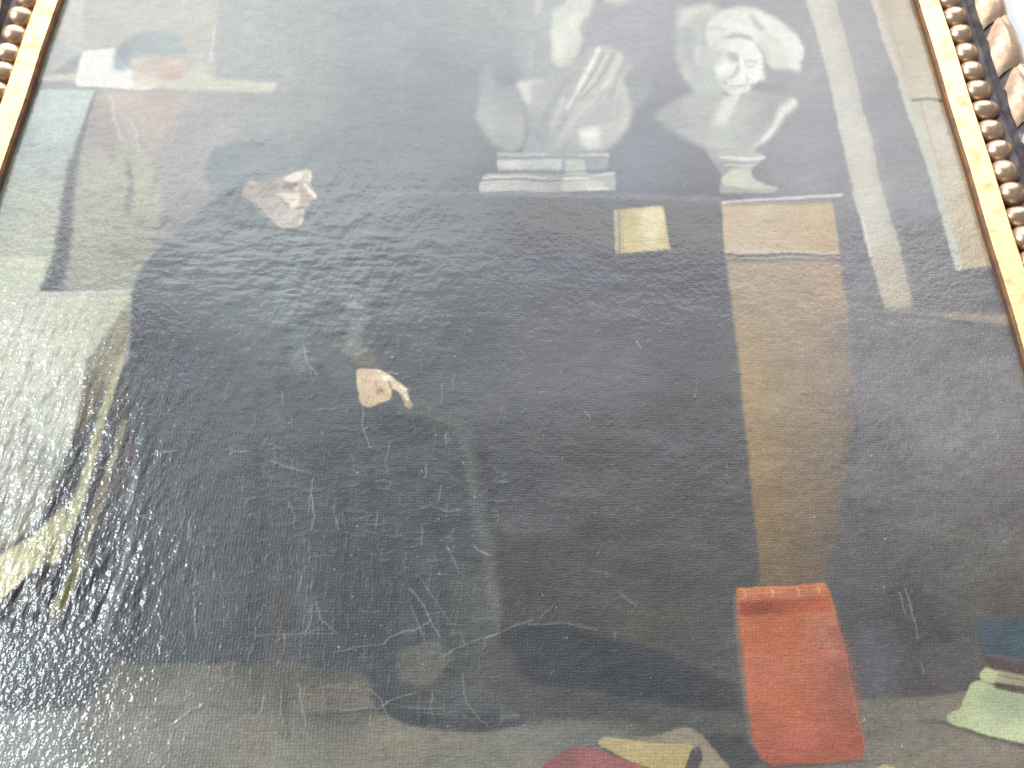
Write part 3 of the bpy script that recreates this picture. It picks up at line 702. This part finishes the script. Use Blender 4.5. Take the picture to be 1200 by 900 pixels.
patch([(849, 114), (872, 112), (864, 128), (850, 146), (838, 152), (832, 146), (843, 126)], [(858, 120, (242, 243, 233)), (848, 138, (236, 237, 227)), (838, 148, (220, 222, 214))], 2.2, 0.92)
stroke([(872, 110), (863, 126), (856, 137)], 3, 2, (172, 175, 177), 1.8, 0.7); stroke([(846, 116), (838, 132), (830, 146)], 4, 4, (210, 213, 207), 3, 0.6); blob(886, 122, 9, 8, (206, 209, 202), 0.5)
blob(905, 128, 10, 10, (182, 185, 188), 0.5); blob(870, 150, 10, 14, (206, 208, 201), 0.5); blob(800, 140, 18, 10, (188, 191, 192), 0.5)
stroke([(931, 121), (918, 129), (908, 147), (894, 163), (881, 172)], 11, 3, (240, 241, 231), 1.6, 0.95)
patch([(824, 171), (878, 172), (896, 183), (885, 194), (880, 200), (888, 214), (914, 220), (906, 225), (842, 225), (848, 205), (837, 190)],
      [(850, 178, (206, 208, 202)), (845, 195, (178, 181, 182)), (880, 190, (206, 208, 200)), (860, 220, (194, 197, 192)), (835, 180, (192, 195, 194))], 2, 0.92)
stroke([(846, 183), (870, 185), (894, 184)], 3, 4.5, (234, 235, 226), 1.2, 0.9); stroke([(848, 190), (882, 190)], 1.8, 1.8, (170, 172, 172), 1.1, 0.8); stroke([(850, 193), (880, 192)], 2, 2, (222, 224, 214), 1.1, 0.8)
patch([(846, 208), (858, 198), (880, 198), (884, 209), (910, 220), (870, 220), (848, 216)], [(862, 206, (222, 224, 208)), (880, 215, (218, 220, 208)), (900, 219, (212, 214, 204))], 2.2, 0.95, 0.2)

# the marble is blended wet in wet: soften the inside of both busts, the laughing face least
def blend(u0, u1, v0, v1, passes, keep=None):
    sl = window(u0, u1, v0, v1, 8)
    uu, vv = U[sl], V[sl]
    m_ = np.clip((uu - u0) / 8, 0, 1) * np.clip((u1 - uu) / 8, 0, 1) * np.clip((vv - v0) / 8 if v0 > 0 else 1, 0, 1) * np.clip((v1 - vv) / 8, 0, 1)
    if keep is not None:
        ku, kv, kr, ks = keep
        m_ = m_ * (1 - 0.8 * np.exp(-((uu - ku) / kr) ** 4 - ((vv - kv) / ks) ** 4))
    a_ = PIG[sl].copy()
    for _ in range(passes):
        b_ = np.pad(a_, ((2, 2), (2, 2), (0, 0)), mode='edge')
        a_ = (b_[2:-2, 2:-2] * 2 + b_[:-4, 2:-2] + b_[4:, 2:-2] + b_[2:-2, :-4] + b_[2:-2, 4:]) / 6
    PIG[sl] = PIG[sl] * (1 - m_[..., None]) + a_ * m_[..., None]
blend(545, 775, -20, 179, 3, (698, 85, 30, 40))
blend(755, 945, -20, 180, 3, (868, 78, 34, 38))
stroke([(702, 58), (690, 80), (676, 110)], 3.5, 3, (244, 246, 237), 1.4, 0.7); stroke([(931, 121), (917, 130), (907, 148), (893, 164)], 6, 3, (241, 242, 232), 1.5, 0.7)
stroke([(800, 22), (812, 12), (828, 7)], 5, 4, (228, 230, 222), 2, 0.6, 0.5); stroke([(797, 40), (799, 58), (806, 78)], 4, 4, (216, 219, 214), 2.5, 0.5, 0.6); stroke([(812, 34), (820, 48), (821, 64)], 3, 3, (218, 221, 215), 2, 0.5, 0.6)

# little bright square and the pedestal
patch([(718.5, 246), (778, 241.5), (787, 292), (722, 298)], (206, 196, 168), 1.6, 1, 0, 0)
patch([(730, 247), (776, 243), (785, 291), (733, 296)], [(760, 255, (246, 234, 196)), (745, 285, (226, 208, 162)), (775, 280, (230, 212, 164)), (740, 255, (218, 204, 164)), (765, 275, (248, 238, 206))], 2.5, 0.95, 0.35)
stroke([(724.5, 248), (727.5, 296)], 1.6, 1.6, (140, 138, 128), 1.2, 0.8); stroke([(740, 284), (784, 280)], 1.5, 1.5, (188, 164, 110), 1.3, 0.6)
PEDESTAL = [(845, 232), (986, 227), (976, 236), (984, 298), (995, 380), (992, 500), (968, 600), (957, 686), (893, 686), (880, 560), (868, 450), (850, 306)]
patch([(845, 238), (976, 235), (984, 297), (849, 298)], [(870, 260, (212, 196, 172)), (950, 250, (214, 195, 170)), (920, 265, (213, 196, 173)), (970, 285, (208, 188, 162)), (885, 250, (220, 205, 182))], 2, 1, 0, 0)
patch([(850, 303), (984, 303), (998, 400), (1000, 500), (985, 600), (966, 690), (893, 690), (880, 560), (868, 450)],
      [(870, 330, (194, 180, 159)), (910, 340, (184, 175, 159)), (965, 325, (198, 176, 158)), (935, 345, (192, 179, 160)), (875, 400, (190, 171, 143)), (920, 415, (176, 161, 142)), (945, 390, (178, 162, 147)), (980, 400, (164, 152, 145)),
       (878, 450, (186, 162, 125)), (905, 470, (170, 154, 132)), (940, 470, (164, 149, 133)), (975, 470, (154, 143, 135)), (888, 530, (177, 151, 111)), (912, 540, (160, 142, 119)), (935, 530, (156, 142, 127)), (965, 540, (142, 132, 123)),
       (895, 600, (156, 132, 99)), (940, 605, (136, 124, 113)), (915, 610, (144, 128, 107)), (965, 640, (120, 112, 105)), (905, 650, (144, 125, 102)), (935, 670, (120, 106, 92))], 4.5, 0.95)
stroke([(1000, 390), (1000, 500), (985, 600), (968, 680)], 20, 16, [(1000, 420, (146, 146, 148)), (995, 550, (124, 122, 123)), (970, 680, (104, 102, 101))], 14, 0.6)
stroke([(846, 236), (915, 232), (986, 227.5)], 3, 3.2, (226, 226, 222), 1.3, 0.95); stroke([(848, 240), (978, 236.5)], 2, 2, (150, 142, 134), 1.4, 0.6)
stroke([(849, 294), (915, 295), (982, 296)], 2, 2.4, (218, 212, 200), 1.3, 0.85); stroke([(849, 298.5), (984, 299.5)], 2, 1.6, (138, 132, 128), 1.3, 0.7)
stroke([(850, 302), (930, 302), (984, 301)], 2, 1.6, (206, 200, 190), 1.2, 0.7); stroke([(850, 306), (986, 305)], 2.5, 2.5, (140, 132, 130), 2, 0.6)
blob(938, 352, 7, 10, (194, 186, 166), 0.8)

# door frame on the right
patch([(943, -60), (977, -60), (979, 0), (1000, 80), (1031, 210), (1048, 270), (1070, 358), (1038, 362), (1020, 300), (1000, 225), (975, 110), (946, 0)],
      [(962, 20, (226, 223, 212)), (1000, 130, (224, 222, 212)), (1020, 230, (220, 216, 204)), (1050, 340, (204, 198, 182))], 2.4)
stroke([(1000, 224), (1014, 270), (1020, 300)], 4, 4, (232, 232, 224), 2, 0.7); stroke([(998, 215), (1008, 250)], 4, 3, (184, 172, 160), 2.5, 0.4)
stroke([(976, 0), (1000, 90), (1030, 205), (1062, 340)], 12, 12, (196, 192, 184), 9, 0.4)
patch([(1019, -60), (1090, -60), (1215, 312), (1122, 314), (1086, 195), (1060, 118), (1020, -2)],
      [(1050, 10, (212, 200, 184)), (1065, 30, (222, 214, 194)), (1085, 80, (216, 206, 184)), (1080, 110, (226, 218, 202)), (1110, 160, (228, 220, 206)), (1125, 230, (226, 214, 192)), (1145, 290, (216, 202, 178))], 2, 1, 0.15)
stroke([(1022, -5), (1045, 60), (1062, 115), (1075, 150)], 8, 6, (226, 220, 208), 2.5, 0.8); stroke([(1035, 0), (1060, 80)], 2, 2, (196, 188, 176), 2, 0.6)
stroke([(1068, 124), (1090, 195), (1108, 260), (1124, 312)], 9, 9, (216, 219, 208), 2, 0.9)
stroke([(1078, 120), (1095, 180), (1104, 215)], 2, 2, (184, 178, 166), 2, 0.5)
stroke([(1070, 118), (1085, 116), (1106, 118)], 3.2, 3.4, (150, 148, 145), 1.5, 0.9)
stroke([(1040, 361), (1080, 367), (1120, 371), (1190, 376)], 4, 12, [(1060, 365, (170, 167, 160)), (1150, 374, (184, 176, 166))], 3, 0.85)
stroke([(1050, 366), (1095, 372), (1140, 379)], 2, 3, (120, 120, 122), 2, 0.5); stroke([(1105, 348), (1175, 340)], 2, 3, (176, 176, 178), 2, 0.4)

# books
RED = [(861, 690), (967, 684), (972, 688), (979, 722), (990, 768), (1005, 830), (1014, 878), (1011, 889), (960, 894), (905, 898), (891, 891), (881, 868), (872, 780), (866, 720)]
stroke([(862, 702), (869, 780), (880, 868)], 5, 7, (134, 119, 111), 2, 0.85)
patch([(820, 862), (868, 858), (892, 892), (862, 910)], (86, 88, 88), 6, 0.85)
patch(RED, [(890, 740, (192, 117, 86)), (930, 740, (188, 113, 84)), (900, 780, (194, 121, 102)), (940, 780, (194, 119, 92)), (925, 830, (198, 120, 83)), (960, 790, (188, 121, 102)), (905, 840, (186, 113, 96)),
            (945, 862, (186, 109, 100)), (985, 800, (162, 109, 96)), (995, 850, (164, 103, 84)), (910, 885, (170, 105, 88)), (970, 880, (166, 101, 84)), (960, 735, (188, 127, 104))], 1.8)
patch([(862, 691), (967, 685), (971, 699), (866, 705)], (198, 126, 98), 1.8, 0.95)
stroke([(864, 691.5), (966, 685.5)], 2.4, 2.4, (226, 148, 100), 1.4, 0.85); stroke([(868, 697), (968, 690)], 1.6, 1.6, (222, 158, 122), 1.3, 0.5)
patch([(866, 706), (973, 700), (976, 716), (868, 722)], [(885, 712, (150, 88, 74)), (930, 710, (168, 96, 78)), (965, 708, (182, 104, 82))], 4, 0.85)
for a in (873, 906, 937, 961):
    stroke([(a - 2, 692.5 - (a - 873) * .05), (a + 1, 696 - (a - 873) * .05), (a, 700 - (a - 873) * .05)], 1.6, 1.4, (240, 190, 152), 1.1, 0.8)
stroke([(978, 742), (990, 770), (1004, 830)], 14, 20, (160, 112, 102), 8, 0.5); stroke([(962, 740), (975, 765)], 9, 12, (190, 134, 116), 6, 0.5)
stroke([(972, 690), (990, 768), (1014, 876)], 1.6, 1.6, (200, 124, 92), 1.3, 0.5)
stroke([(892, 893), (905, 899), (1012, 891)], 4, 4, (88, 86, 86), 2.5, 0.6)
CRIMSON = [(638, 894), (664, 877), (690, 874), (722, 886), (762, 900), (790, 1000), (600, 1000)]
YELLOW = [(697, 870), (705, 864.5), (813, 873), (802, 902), (790, 930), (762, 900), (735, 890)]
patch([(745, 866), (804, 852), (822, 860), (852, 896), (880, 960), (810, 960), (820, 900), (812, 874)], (162, 150, 131), 3, 0.9)
patch(YELLOW, [(740, 872, (190, 175, 130)), (790, 885, (184, 169, 124)), (720, 880, (184, 168, 128))], 1.8)
patch(CRIMSON, [(690, 885, (162, 114, 112)), (660, 895, (150, 106, 106)), (730, 896, (160, 112, 108))], 2)
patch([(802, 902), (811, 880), (819, 874), (824, 884), (816, 912), (800, 940), (795, 920)], (98, 96, 99), 1.8)
stroke([(705, 866), (812, 874.5)], 1.6, 1.6, (196, 182, 136), 1.2, 0.7); stroke([(697, 872), (735, 890)], 1.5, 1.5, (84, 76, 70), 1.3, 0.6)
patch([(1028, 900), (1035, 896), (1050, 899), (1050, 930), (1025, 930)], (196, 184, 132), 1.6)
stroke([(1080, 845), (1110, 848), (1205, 874), (1240, 880)], 3, 10, (98, 96, 89), 3.5, 0.85)
GREEN = [(1136, 800), (1145, 796), (1165, 803), (1240, 822), (1240, 880), (1205, 872), (1150, 858), (1111, 846), (1108, 838), (1126, 830)]
patch(GREEN, [(1160, 820, (173, 181, 148)), (1190, 828, (168, 177, 145)), (1150, 845, (198, 207, 167)), (1190, 855, (202, 211, 169)), (1140, 808, (190, 200, 158)), (1115, 842, (184, 194, 153))], 1.8)
CREAM = [(1147, 789), (1154, 781), (1170, 783), (1240, 798), (1240, 820), (1165, 800), (1150, 799)]
patch(CREAM, [(1156, 790, (194, 196, 154)), (1190, 798, (168, 160, 134))], 1.8)
patch([(1164, 798), (1240, 812), (1240, 824), (1164, 806)], (100, 89, 80), 1.8, 0.9); stroke([(1170, 790), (1205, 799)], 1.6, 1.6, (118, 98, 84), 1.3, 0.7)
patch([(1150, 767), (1240, 784), (1240, 800), (1160, 783)], (98, 87, 83), 2.5, 0.9)
TEAL = [(1144, 728), (1160, 723), (1240, 732), (1240, 784), (1150, 766)]
patch(TEAL, [(1155, 735, (94, 104, 117)), (1190, 745, (87, 103, 111)), (1170, 760, (86, 95, 102))], 4)
stroke([(1158, 766), (1205, 774)], 2, 2, (128, 112, 108), 1.6, 0.6)

# ------------------------------------------------------------------ brushwork
def grid_at(u, v):
    gx, gz = on_plane(u, v)
    col = np.clip(np.rint((gx - CX0) / (xs[1] - xs[0])).astype(int), 0, NX - 1)
    row = np.clip(np.searchsorted(zs, gz), 0, NZ - 1)
    return row, col
fine = np.zeros_like(U)                # small, carefully drawn places keep their drawing
for (u, v, ru, rv) in ((340, 232, 75, 55), (450, 455, 60, 40), (865, 75, 90, 75), (860, 190, 70, 50), (640, 195, 110, 45), (690, 100, 80, 80), (920, 695, 80, 14), (755, 270, 55, 45), (190, 75, 90, 60), (1060, 170, 150, 230), (920, 270, 90, 60), (935, 790, 90, 120), (1165, 800, 70, 90), (760, 885, 140, 30), (900, 400, 60, 300), (640, 120, 130, 130)):
    fine = np.maximum(fine, np.exp(-((U - u) / ru) ** 4 - ((V - v) / rv) ** 4))
def dabs(length, width, angle, strength, jitter, seed):
    """break the paint into short overlapping brush dabs, each loaded with one colour"""
    global PIG
    ca, sa = math.cos(angle), math.sin(angle)
    wig = 0.35 * fbm(U / 90, V / 90, seed, 2)
    a = (U * ca + V * sa) / length + wig
    b = (-U * sa + V * ca) / width + 2.0 * wig
    ia, ib = np.floor(a), np.floor(b)
    best = np.full(U.shape, 1e9); ba = np.zeros_like(U); bb = np.zeros_like(U); bk = np.zeros_like(U)
    for p in (-1, 0, 1):
        for q in (-1, 0, 1):
            ca_, cb_ = ia + p, ib + q
            k1 = _tab[(cb_ + seed * 7).astype(int) % 256, (ca_ + seed * 3).astype(int) % 256]
            k2 = _tab[(ca_ + seed * 11 + 91).astype(int) % 256, (cb_ + seed * 5 + 37).astype(int) % 256]
            da, db = a - (ca_ + k1), b - (cb_ + k2)
            dd = da * da + db * db
            m_ = dd < best
            best = np.where(m_, dd, best); ba = np.where(m_, da, ba); bb = np.where(m_, db, bb); bk = np.where(m_, (k1 * 7.13 + k2 * 3.7) % 1.0, bk)
    du, dv = ba * length, bb * width
    r, c_ = grid_at(U - 0.5 * (du * ca - dv * sa), V - 0.5 * (du * sa + dv * ca))
    w = (strength * (1 - 0.75 * fine))[..., None]
    PIG = PIG * (1 - w) + w * PIG[r, c_] * (1 + jitter * (1 - 0.5 * fine) * (bk * 2 - 1))[..., None]
    return bk
k1_ = dabs(13, 3.6, 0.05, 0.30, 0.24, 3)
k2_ = dabs(9, 3.0, -0.65, 0.28, 0.24, 8)
k3_ = dabs(8, 2.6, 1.45, 0.24, 0.22, 13)

# ------------------------------------------------------------------ age: hair cracks, scratches, dust
relief = np.zeros_like(U)
def ridge(pts, w, amp):
    us, vs_ = [q[0] for q in pts], [q[1] for q in pts]
    sl = window(min(us), max(us), min(vs_), max(vs_), w + 5)
    if sl is None:
        return
    best = np.full(U[sl].shape, 1e9)
    for i in range(len(pts) - 1):
        ax, ay = pts[i]; bx, by = pts[i + 1]
        ex, ey = bx - ax, by - ay
        t = np.clip(((U[sl] - ax) * ex + (V[sl] - ay) * ey) / (ex * ex + ey * ey + 1e-9), 0, 1)
        best = np.minimum(best, (U[sl] - ax - t * ex) ** 2 + (V[sl] - ay - t * ey) ** 2)
    relief[sl] += amp * np.exp(-best / (w * w))

def crack(pts, w=1.4, lift=40, alpha=0.6):
    pts2 = []
    for i in range(len(pts) - 1):
        for k in range(3):
            t = k / 3
            pts2.append((pts[i][0] * (1 - t) + pts[i + 1][0] * t + random.uniform(-1, 1) * (0 if k == 0 else 1.3),
                         pts[i][1] * (1 - t) + pts[i + 1][1] * t + random.uniform(-1, 1) * (0 if k == 0 else 1.3)))
    pts2.append(pts[-1])
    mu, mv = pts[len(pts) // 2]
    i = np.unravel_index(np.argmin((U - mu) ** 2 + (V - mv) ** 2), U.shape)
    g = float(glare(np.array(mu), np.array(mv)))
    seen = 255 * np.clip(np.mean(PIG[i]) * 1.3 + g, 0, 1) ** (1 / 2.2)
    c = (min(255, seen + lift),) * 3  # pale crack dust, plus light caught on the raised edge painted in
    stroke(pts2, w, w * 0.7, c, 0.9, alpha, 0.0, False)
    ridge(pts2, 1.3, 0.00005)

CR = [  # cracks the photograph shows, photo pixels
    [(353, 675), (350, 692)], [(371, 706), (377, 728), (396, 743)], [(366, 712), (364, 728), (358, 745)], [(335, 745), (333, 763), (327, 778)],
    [(300, 745), (360, 743), (392, 742)], [(392, 764), (430, 757), (450, 755)], [(450, 755), (462, 745), (480, 739), (495, 736), (505, 727)],
    [(480, 690), (497, 710), (505, 728), (516, 748)], [(490, 675), (508, 700), (530, 733)], [(482, 710), (490, 730), (501, 760)],
    [(520, 770), (535, 760), (555, 752), (575, 746), (600, 735), (625, 727)], [(545, 755), (540, 742)], [(568, 758), (570, 748), (580, 744)],
    [(440, 832), (460, 820), (490, 812)], [(433, 808), (447, 820), (458, 850)], [(493, 812), (491, 850)], [(507, 812), (505, 832), (509, 845)],
    [(542, 790), (545, 820), (560, 840), (572, 852)], [(350, 800), (355, 830), (359, 850)], [(330, 808), (331, 848)], [(310, 815), (303, 840)],
    [(400, 833), (440, 829)], [(470, 828), (520, 830)], [(318, 540), (365, 555)], [(368, 560), (364, 580), (362, 600)], [(338, 590), (346, 605), (346, 622)],
    [(365, 580), (369, 605), (365, 622)], [(393, 605), (397, 622)], [(457, 520), (452, 540), (453, 555)], [(517, 570), (513, 592)], [(425, 478), (425, 500), (433, 525)],
    [(356, 405), (360, 425), (372, 440)], [(330, 460), (332, 475)], [(518, 450), (517, 475)], [(500, 545), (498, 560)], [(523, 508), (523, 520)],
    [(466, 410), (466, 402)], [(442, 600), (441, 620)], [(495, 618), (494, 640)], [(240, 640), (238, 655)], [(222, 610), (223, 640)],
    [(633, 725), (649, 710)], [(725, 693), (745, 710)], [(721, 742), (720, 750)], [(620, 732), (660, 730), (700, 738)], [(555, 640), (575, 652)],
    [(523, 640), (538, 672)], [(1061, 690), (1070, 720), (1076, 750)], [(1065, 700), (1072, 730)], [(1054, 695), (1062, 720)], [(1082, 790), (1080, 778)],
    [(746, 400), (751, 408)], [(818, 448), (814, 466)], [(686, 482), (692, 492)], [(200, 850), (220, 835), (238, 826)], [(202, 858), (198, 880)], [(230, 730), (231, 748)], [(297, 755), (291, 775)],
    [(275, 775), (273, 805)], [(150, 600), (160, 570), (165, 540)], [(104, 548), (150, 550), (163, 546)], [(180, 532), (210, 528)], [(160, 605), (180, 608)], [(270, 530), (290, 529)]]
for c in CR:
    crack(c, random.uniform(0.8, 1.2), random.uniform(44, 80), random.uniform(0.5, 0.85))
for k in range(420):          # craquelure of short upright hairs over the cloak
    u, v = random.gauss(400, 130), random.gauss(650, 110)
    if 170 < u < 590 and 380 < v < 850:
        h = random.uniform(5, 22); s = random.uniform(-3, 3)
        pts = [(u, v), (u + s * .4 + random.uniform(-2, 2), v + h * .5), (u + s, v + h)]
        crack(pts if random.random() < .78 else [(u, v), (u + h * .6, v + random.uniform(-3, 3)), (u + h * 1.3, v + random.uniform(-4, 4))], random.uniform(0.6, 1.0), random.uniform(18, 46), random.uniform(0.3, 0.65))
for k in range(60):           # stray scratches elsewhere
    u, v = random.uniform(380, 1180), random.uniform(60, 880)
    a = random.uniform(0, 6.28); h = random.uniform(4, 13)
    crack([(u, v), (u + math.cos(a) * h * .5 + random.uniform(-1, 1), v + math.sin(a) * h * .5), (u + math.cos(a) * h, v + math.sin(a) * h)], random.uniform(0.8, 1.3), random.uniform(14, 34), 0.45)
for k in range(420):          # dust
    u, v = random.uniform(20, 1190), random.uniform(130, 890)
    if random.random() < .45:
        u, v = random.gauss(330, 170), random.gauss(680, 130)
    blob(u, v, random.uniform(0.7, 1.2), random.uniform(0.7, 1.2), (235, 238, 240) if random.random() < .3 else (170, 174, 176), random.uniform(0.3, 0.9))

# ------------------------------------------------------------------ brush texture in the pigment
tone = 1 + 0.24 * fbm(U / 40, V / 24, 21, 4) + 0.20 * fbm(U / 12, V / 3.0, 22, 3) + 0.12 * fbm(U / 4, V / 2.5, 23, 2)
bright = np.clip(PIG.mean(-1) / 0.25, 0, 1)              # thin dark glazes vary more than body colour
PIG *= np.clip(1 + (tone - 1) * (1.15 - 0.65 * bright), 0.5, 1.6)[..., None]
PIG[..., 0] *= 1 + 0.05 * fbm(U / 35, V / 35, 24, 3)
PIG[..., 2] *= 1 + 0.07 * fbm(U / 35, V / 35, 25, 3)
PIG = np.clip(PIG, 0.003, 0.88)

# ------------------------------------------------------------------ relief of canvas and paint (metres towards the viewer)
def bump_mask(u, v, ru, rv):
    return np.exp(-((U - u) / ru) ** 2 - ((V - v) / rv) ** 2)
upper = np.clip((620 - V) / 350, 0.15, 1)
relief += 0.00016 * fbm(U / 60, V / 42, 31, 3)                                        # slack canvas
DU, DV = U * 0.86 + V * 0.5, V * 0.86 - U * 0.5
relief += 0.000040 * fbm(U / 18, V / 5.0, 32, 3) * (0.35 + 0.85 * upper) * (0.45 + 0.75 * np.exp(-((U - 300) / 300.0) ** 2))              # horizontal brush and weft
relief += 0.00022 * fbm(DU / 13, DV / 30, 37, 3) * (bump_mask(400, 340, 130, 110) + 0.5 * bump_mask(330, 230, 200, 120))   # puckered paint
relief += 0.00020 * fbm(U / 30, V / 7.0, 33, 3) * (bump_mask(260, 310, 170, 45) + 0.8 * bump_mask(390, 330, 120, 90))
UR, VR = U + 0.34 * V, V                                                             # strokes that fall with the cloth
left = np.exp(-(np.clip(U, 0, None) / 170.0) ** 2) * np.clip((V - 330) / 60, 0, 1)
relief += 0.00058 * fbm(UR / 8.5, VR / 26, 34, 3) * left * np.clip((760 - V) / 60, 0.0, 1)
relief += 0.000035 * fbm(U / 6, V / 6, 35, 3) * np.clip((V - 480) / 200, 0, 1) * np.exp(-(np.clip(U, 0, None) / 380.0) ** 2)
relief += 0.000018 * fbm(U / 6, V / 4, 36, 2) + 0.000012 * (k1_ - 0.5) + 0.000010 * (k2_ - 0.5)
IMP = 0.22 + 0.78 * np.exp(-(np.clip(U, 0, None) / 190.0) ** 2) * np.clip((V - 250) / 130, 0.15, 1) + 0.12 * fbm(U / 40, V / 40, 38, 2)
IMP = np.clip(IMP, 0.1, 1.0)

# ------------------------------------------------------------------ one mesh for each painted thing, cut from the same grid
P = np.stack([X - painting.location.x, -relief - painting.location.y, Z - painting.location.z], -1)
dx = np.zeros_like(P); dz = np.zeros_like(P)
dx[:, 1:-1] = P[:, 2:] - P[:, :-2]; dx[:, 0] = P[:, 1] - P[:, 0]; dx[:, -1] = P[:, -1] - P[:, -2]
dz[1:-1] = P[2:] - P[:-2]; dz[0] = P[1] - P[0]; dz[-1] = P[-1] - P[-2]
NRM = np.cross(dx, dz); NRM /= np.linalg.norm(NRM, axis=-1, keepdims=True)
PF, NF, CF = P.reshape(-1, 3), NRM.reshape(-1, 3), PIG.reshape(-1, 3)
UC = 0.25 * (UW[:-1, :-1] + UW[1:, :-1] + UW[:-1, 1:] + UW[1:, 1:])
VC = 0.25 * (VW[:-1, :-1] + VW[1:, :-1] + VW[:-1, 1:] + VW[1:, 1:])
part_id = np.zeros(UC.shape, int)

SCHOLAR = [(240, 202), (247, 176), (275, 165), (318, 162), (345, 178), (364, 198), (372, 231), (357, 266), (366, 310), (380, 360), (396, 400), (440, 412), (444, 430), (466, 444), (490, 478),
           (540, 496), (553, 530), (566, 600), (581, 690), (586, 745), (545, 792), (562, 812), (602, 830), (618, 848), (560, 858), (480, 852), (440, 832), (432, 790), (330, 777), (160, 779), (124, 762),
           (142, 700), (157, 620), (161, 540), (150, 470), (152, 400), (155, 346), (165, 316), (180, 296), (205, 276), (235, 246)]
CHAIR = [(-80, 344), (45, 342), (152, 339), (151, 400), (150, 470), (161, 540), (157, 620), (142, 700), (124, 762), (134, 772), (96, 830), (-80, 838)]
PORTRAIT = [(132, 82), (134, 60), (150, 44), (172, 36), (196, 36), (212, 46), (224, 78), (208, 93), (215, 108), (178, 182), (164, 162), (128, 150), (122, 106), (155, 100)]
SQUARE = [(718.5, 246), (778, 241.5), (787, 292), (722, 298)]
DOOR = [(943, -90), (1100, -90), (1260, 312), (1260, 382), (1120, 376), (1038, 364), (1020, 300), (1000, 225), (975, 110), (946, 0)]
LAYERS = [('painted_doorway', DOOR, None, 'pale painted door frame with beige panel'),
          ('painted_chair', CHAIR, None, 'painted chair draped with pale cloth'),
          ('painted_portrait', PORTRAIT, None, 'small faded portrait head painted on the wall'),
          ('painted_person', SCHOLAR, None, 'seated person in dark cap and long dark cloak, seen in profile'),
          ('face', FACE, 'painted_person', None), ('hand', HAND, 'painted_person', None),
          ('painted_pedestal', PEDESTAL, None, 'tall brown pedestal'),
          ('painted_bust', BUST1, None, 'white bust with folded drapery'), ('painted_bust', BUST2, None, 'white laughing bust with full hair'),
          ('painted_square', SQUARE, None, 'small bright yellow square'),
          ('painted_book', RED, None, 'orange red book standing upright'), ('painted_book', YELLOW, None, 'yellow book lying on the floor'),
          ('painted_book', CRIMSON, None, 'crimson book lying on the floor'), ('painted_book', GREEN, None, 'pale green book'),
          ('painted_book', CREAM, None, 'rolled cream book'), ('painted_book', TEAL, None, 'dark teal book')]
for k, (nm, poly, par, lab) in enumerate(LAYERS):
    p = smooth_poly(poly, 1)
    part_id[poly_sd(p, UC, VC) < 0] = k + 1

quad = (np.arange(NZ - 1)[:, None] * NX + np.arange(NX - 1)[None, :])
made = {}
for k, (nm, poly, par, lab) in enumerate([('canvas', None, None, None)] + LAYERS):
    q = quad[part_id == k].ravel()
    if len(q) == 0:
        continue
    F = np.stack([q, q + 1, q + NX + 1, q + NX], -1)
    idx, inv = np.unique(F, return_inverse=True)
    inv = inv.reshape(-1)
    m = bpy.data.meshes.new(nm)
    m.vertices.add(len(idx)); m.vertices.foreach_set('co', PF[idx].astype(np.float32).ravel())
    m.loops.add(len(inv)); m.loops.foreach_set('vertex_index', inv.astype(np.int32))
    nf = len(F)
    m.polygons.add(nf); m.polygons.foreach_set('loop_start', np.arange(nf, dtype=np.int32) * 4)
    m.polygons.foreach_set('use_smooth', np.ones(nf, bool))
    at = m.attributes.new('pigment', 'FLOAT_COLOR', 'POINT')
    at.data.foreach_set('color', np.concatenate([CF[idx], np.ones((len(idx), 1))], 1).astype(np.float32).ravel())
    ai = m.attributes.new('impasto', 'FLOAT', 'POINT')
    ai.data.foreach_set('value', IMP.reshape(-1)[idx].astype(np.float32))
    m.update(calc_edges=True)
    m.validate()
    m.normals_split_custom_set_from_vertices(NF[idx].astype(np.float32))
    o = link(nm, m, made.get(par, painting), M_PAINT)
    if lab:
        o['label'] = lab
    if nm not in made:
        made[nm] = o

# the stretcher board that closes the frame behind the canvas
me = bpy.data.meshes.new('backing_board')
a, b2, c, d = XL - 0.010, XR + 0.010, ZB - 0.010, ZT + 0.010
me.from_pydata([tuple(PINV @ Vector(v)) for v in [(a, .002, c), (b2, .002, c), (b2, .002, d), (a, .002, d), (a, .0185, c), (b2, .0185, c), (b2, .0185, d), (a, .0185, d)]], [],
               [(0, 1, 2, 3), (5, 4, 7, 6), (3, 2, 6, 7), (1, 5, 6, 2), (0, 3, 7, 4), (1, 0, 4, 5)])
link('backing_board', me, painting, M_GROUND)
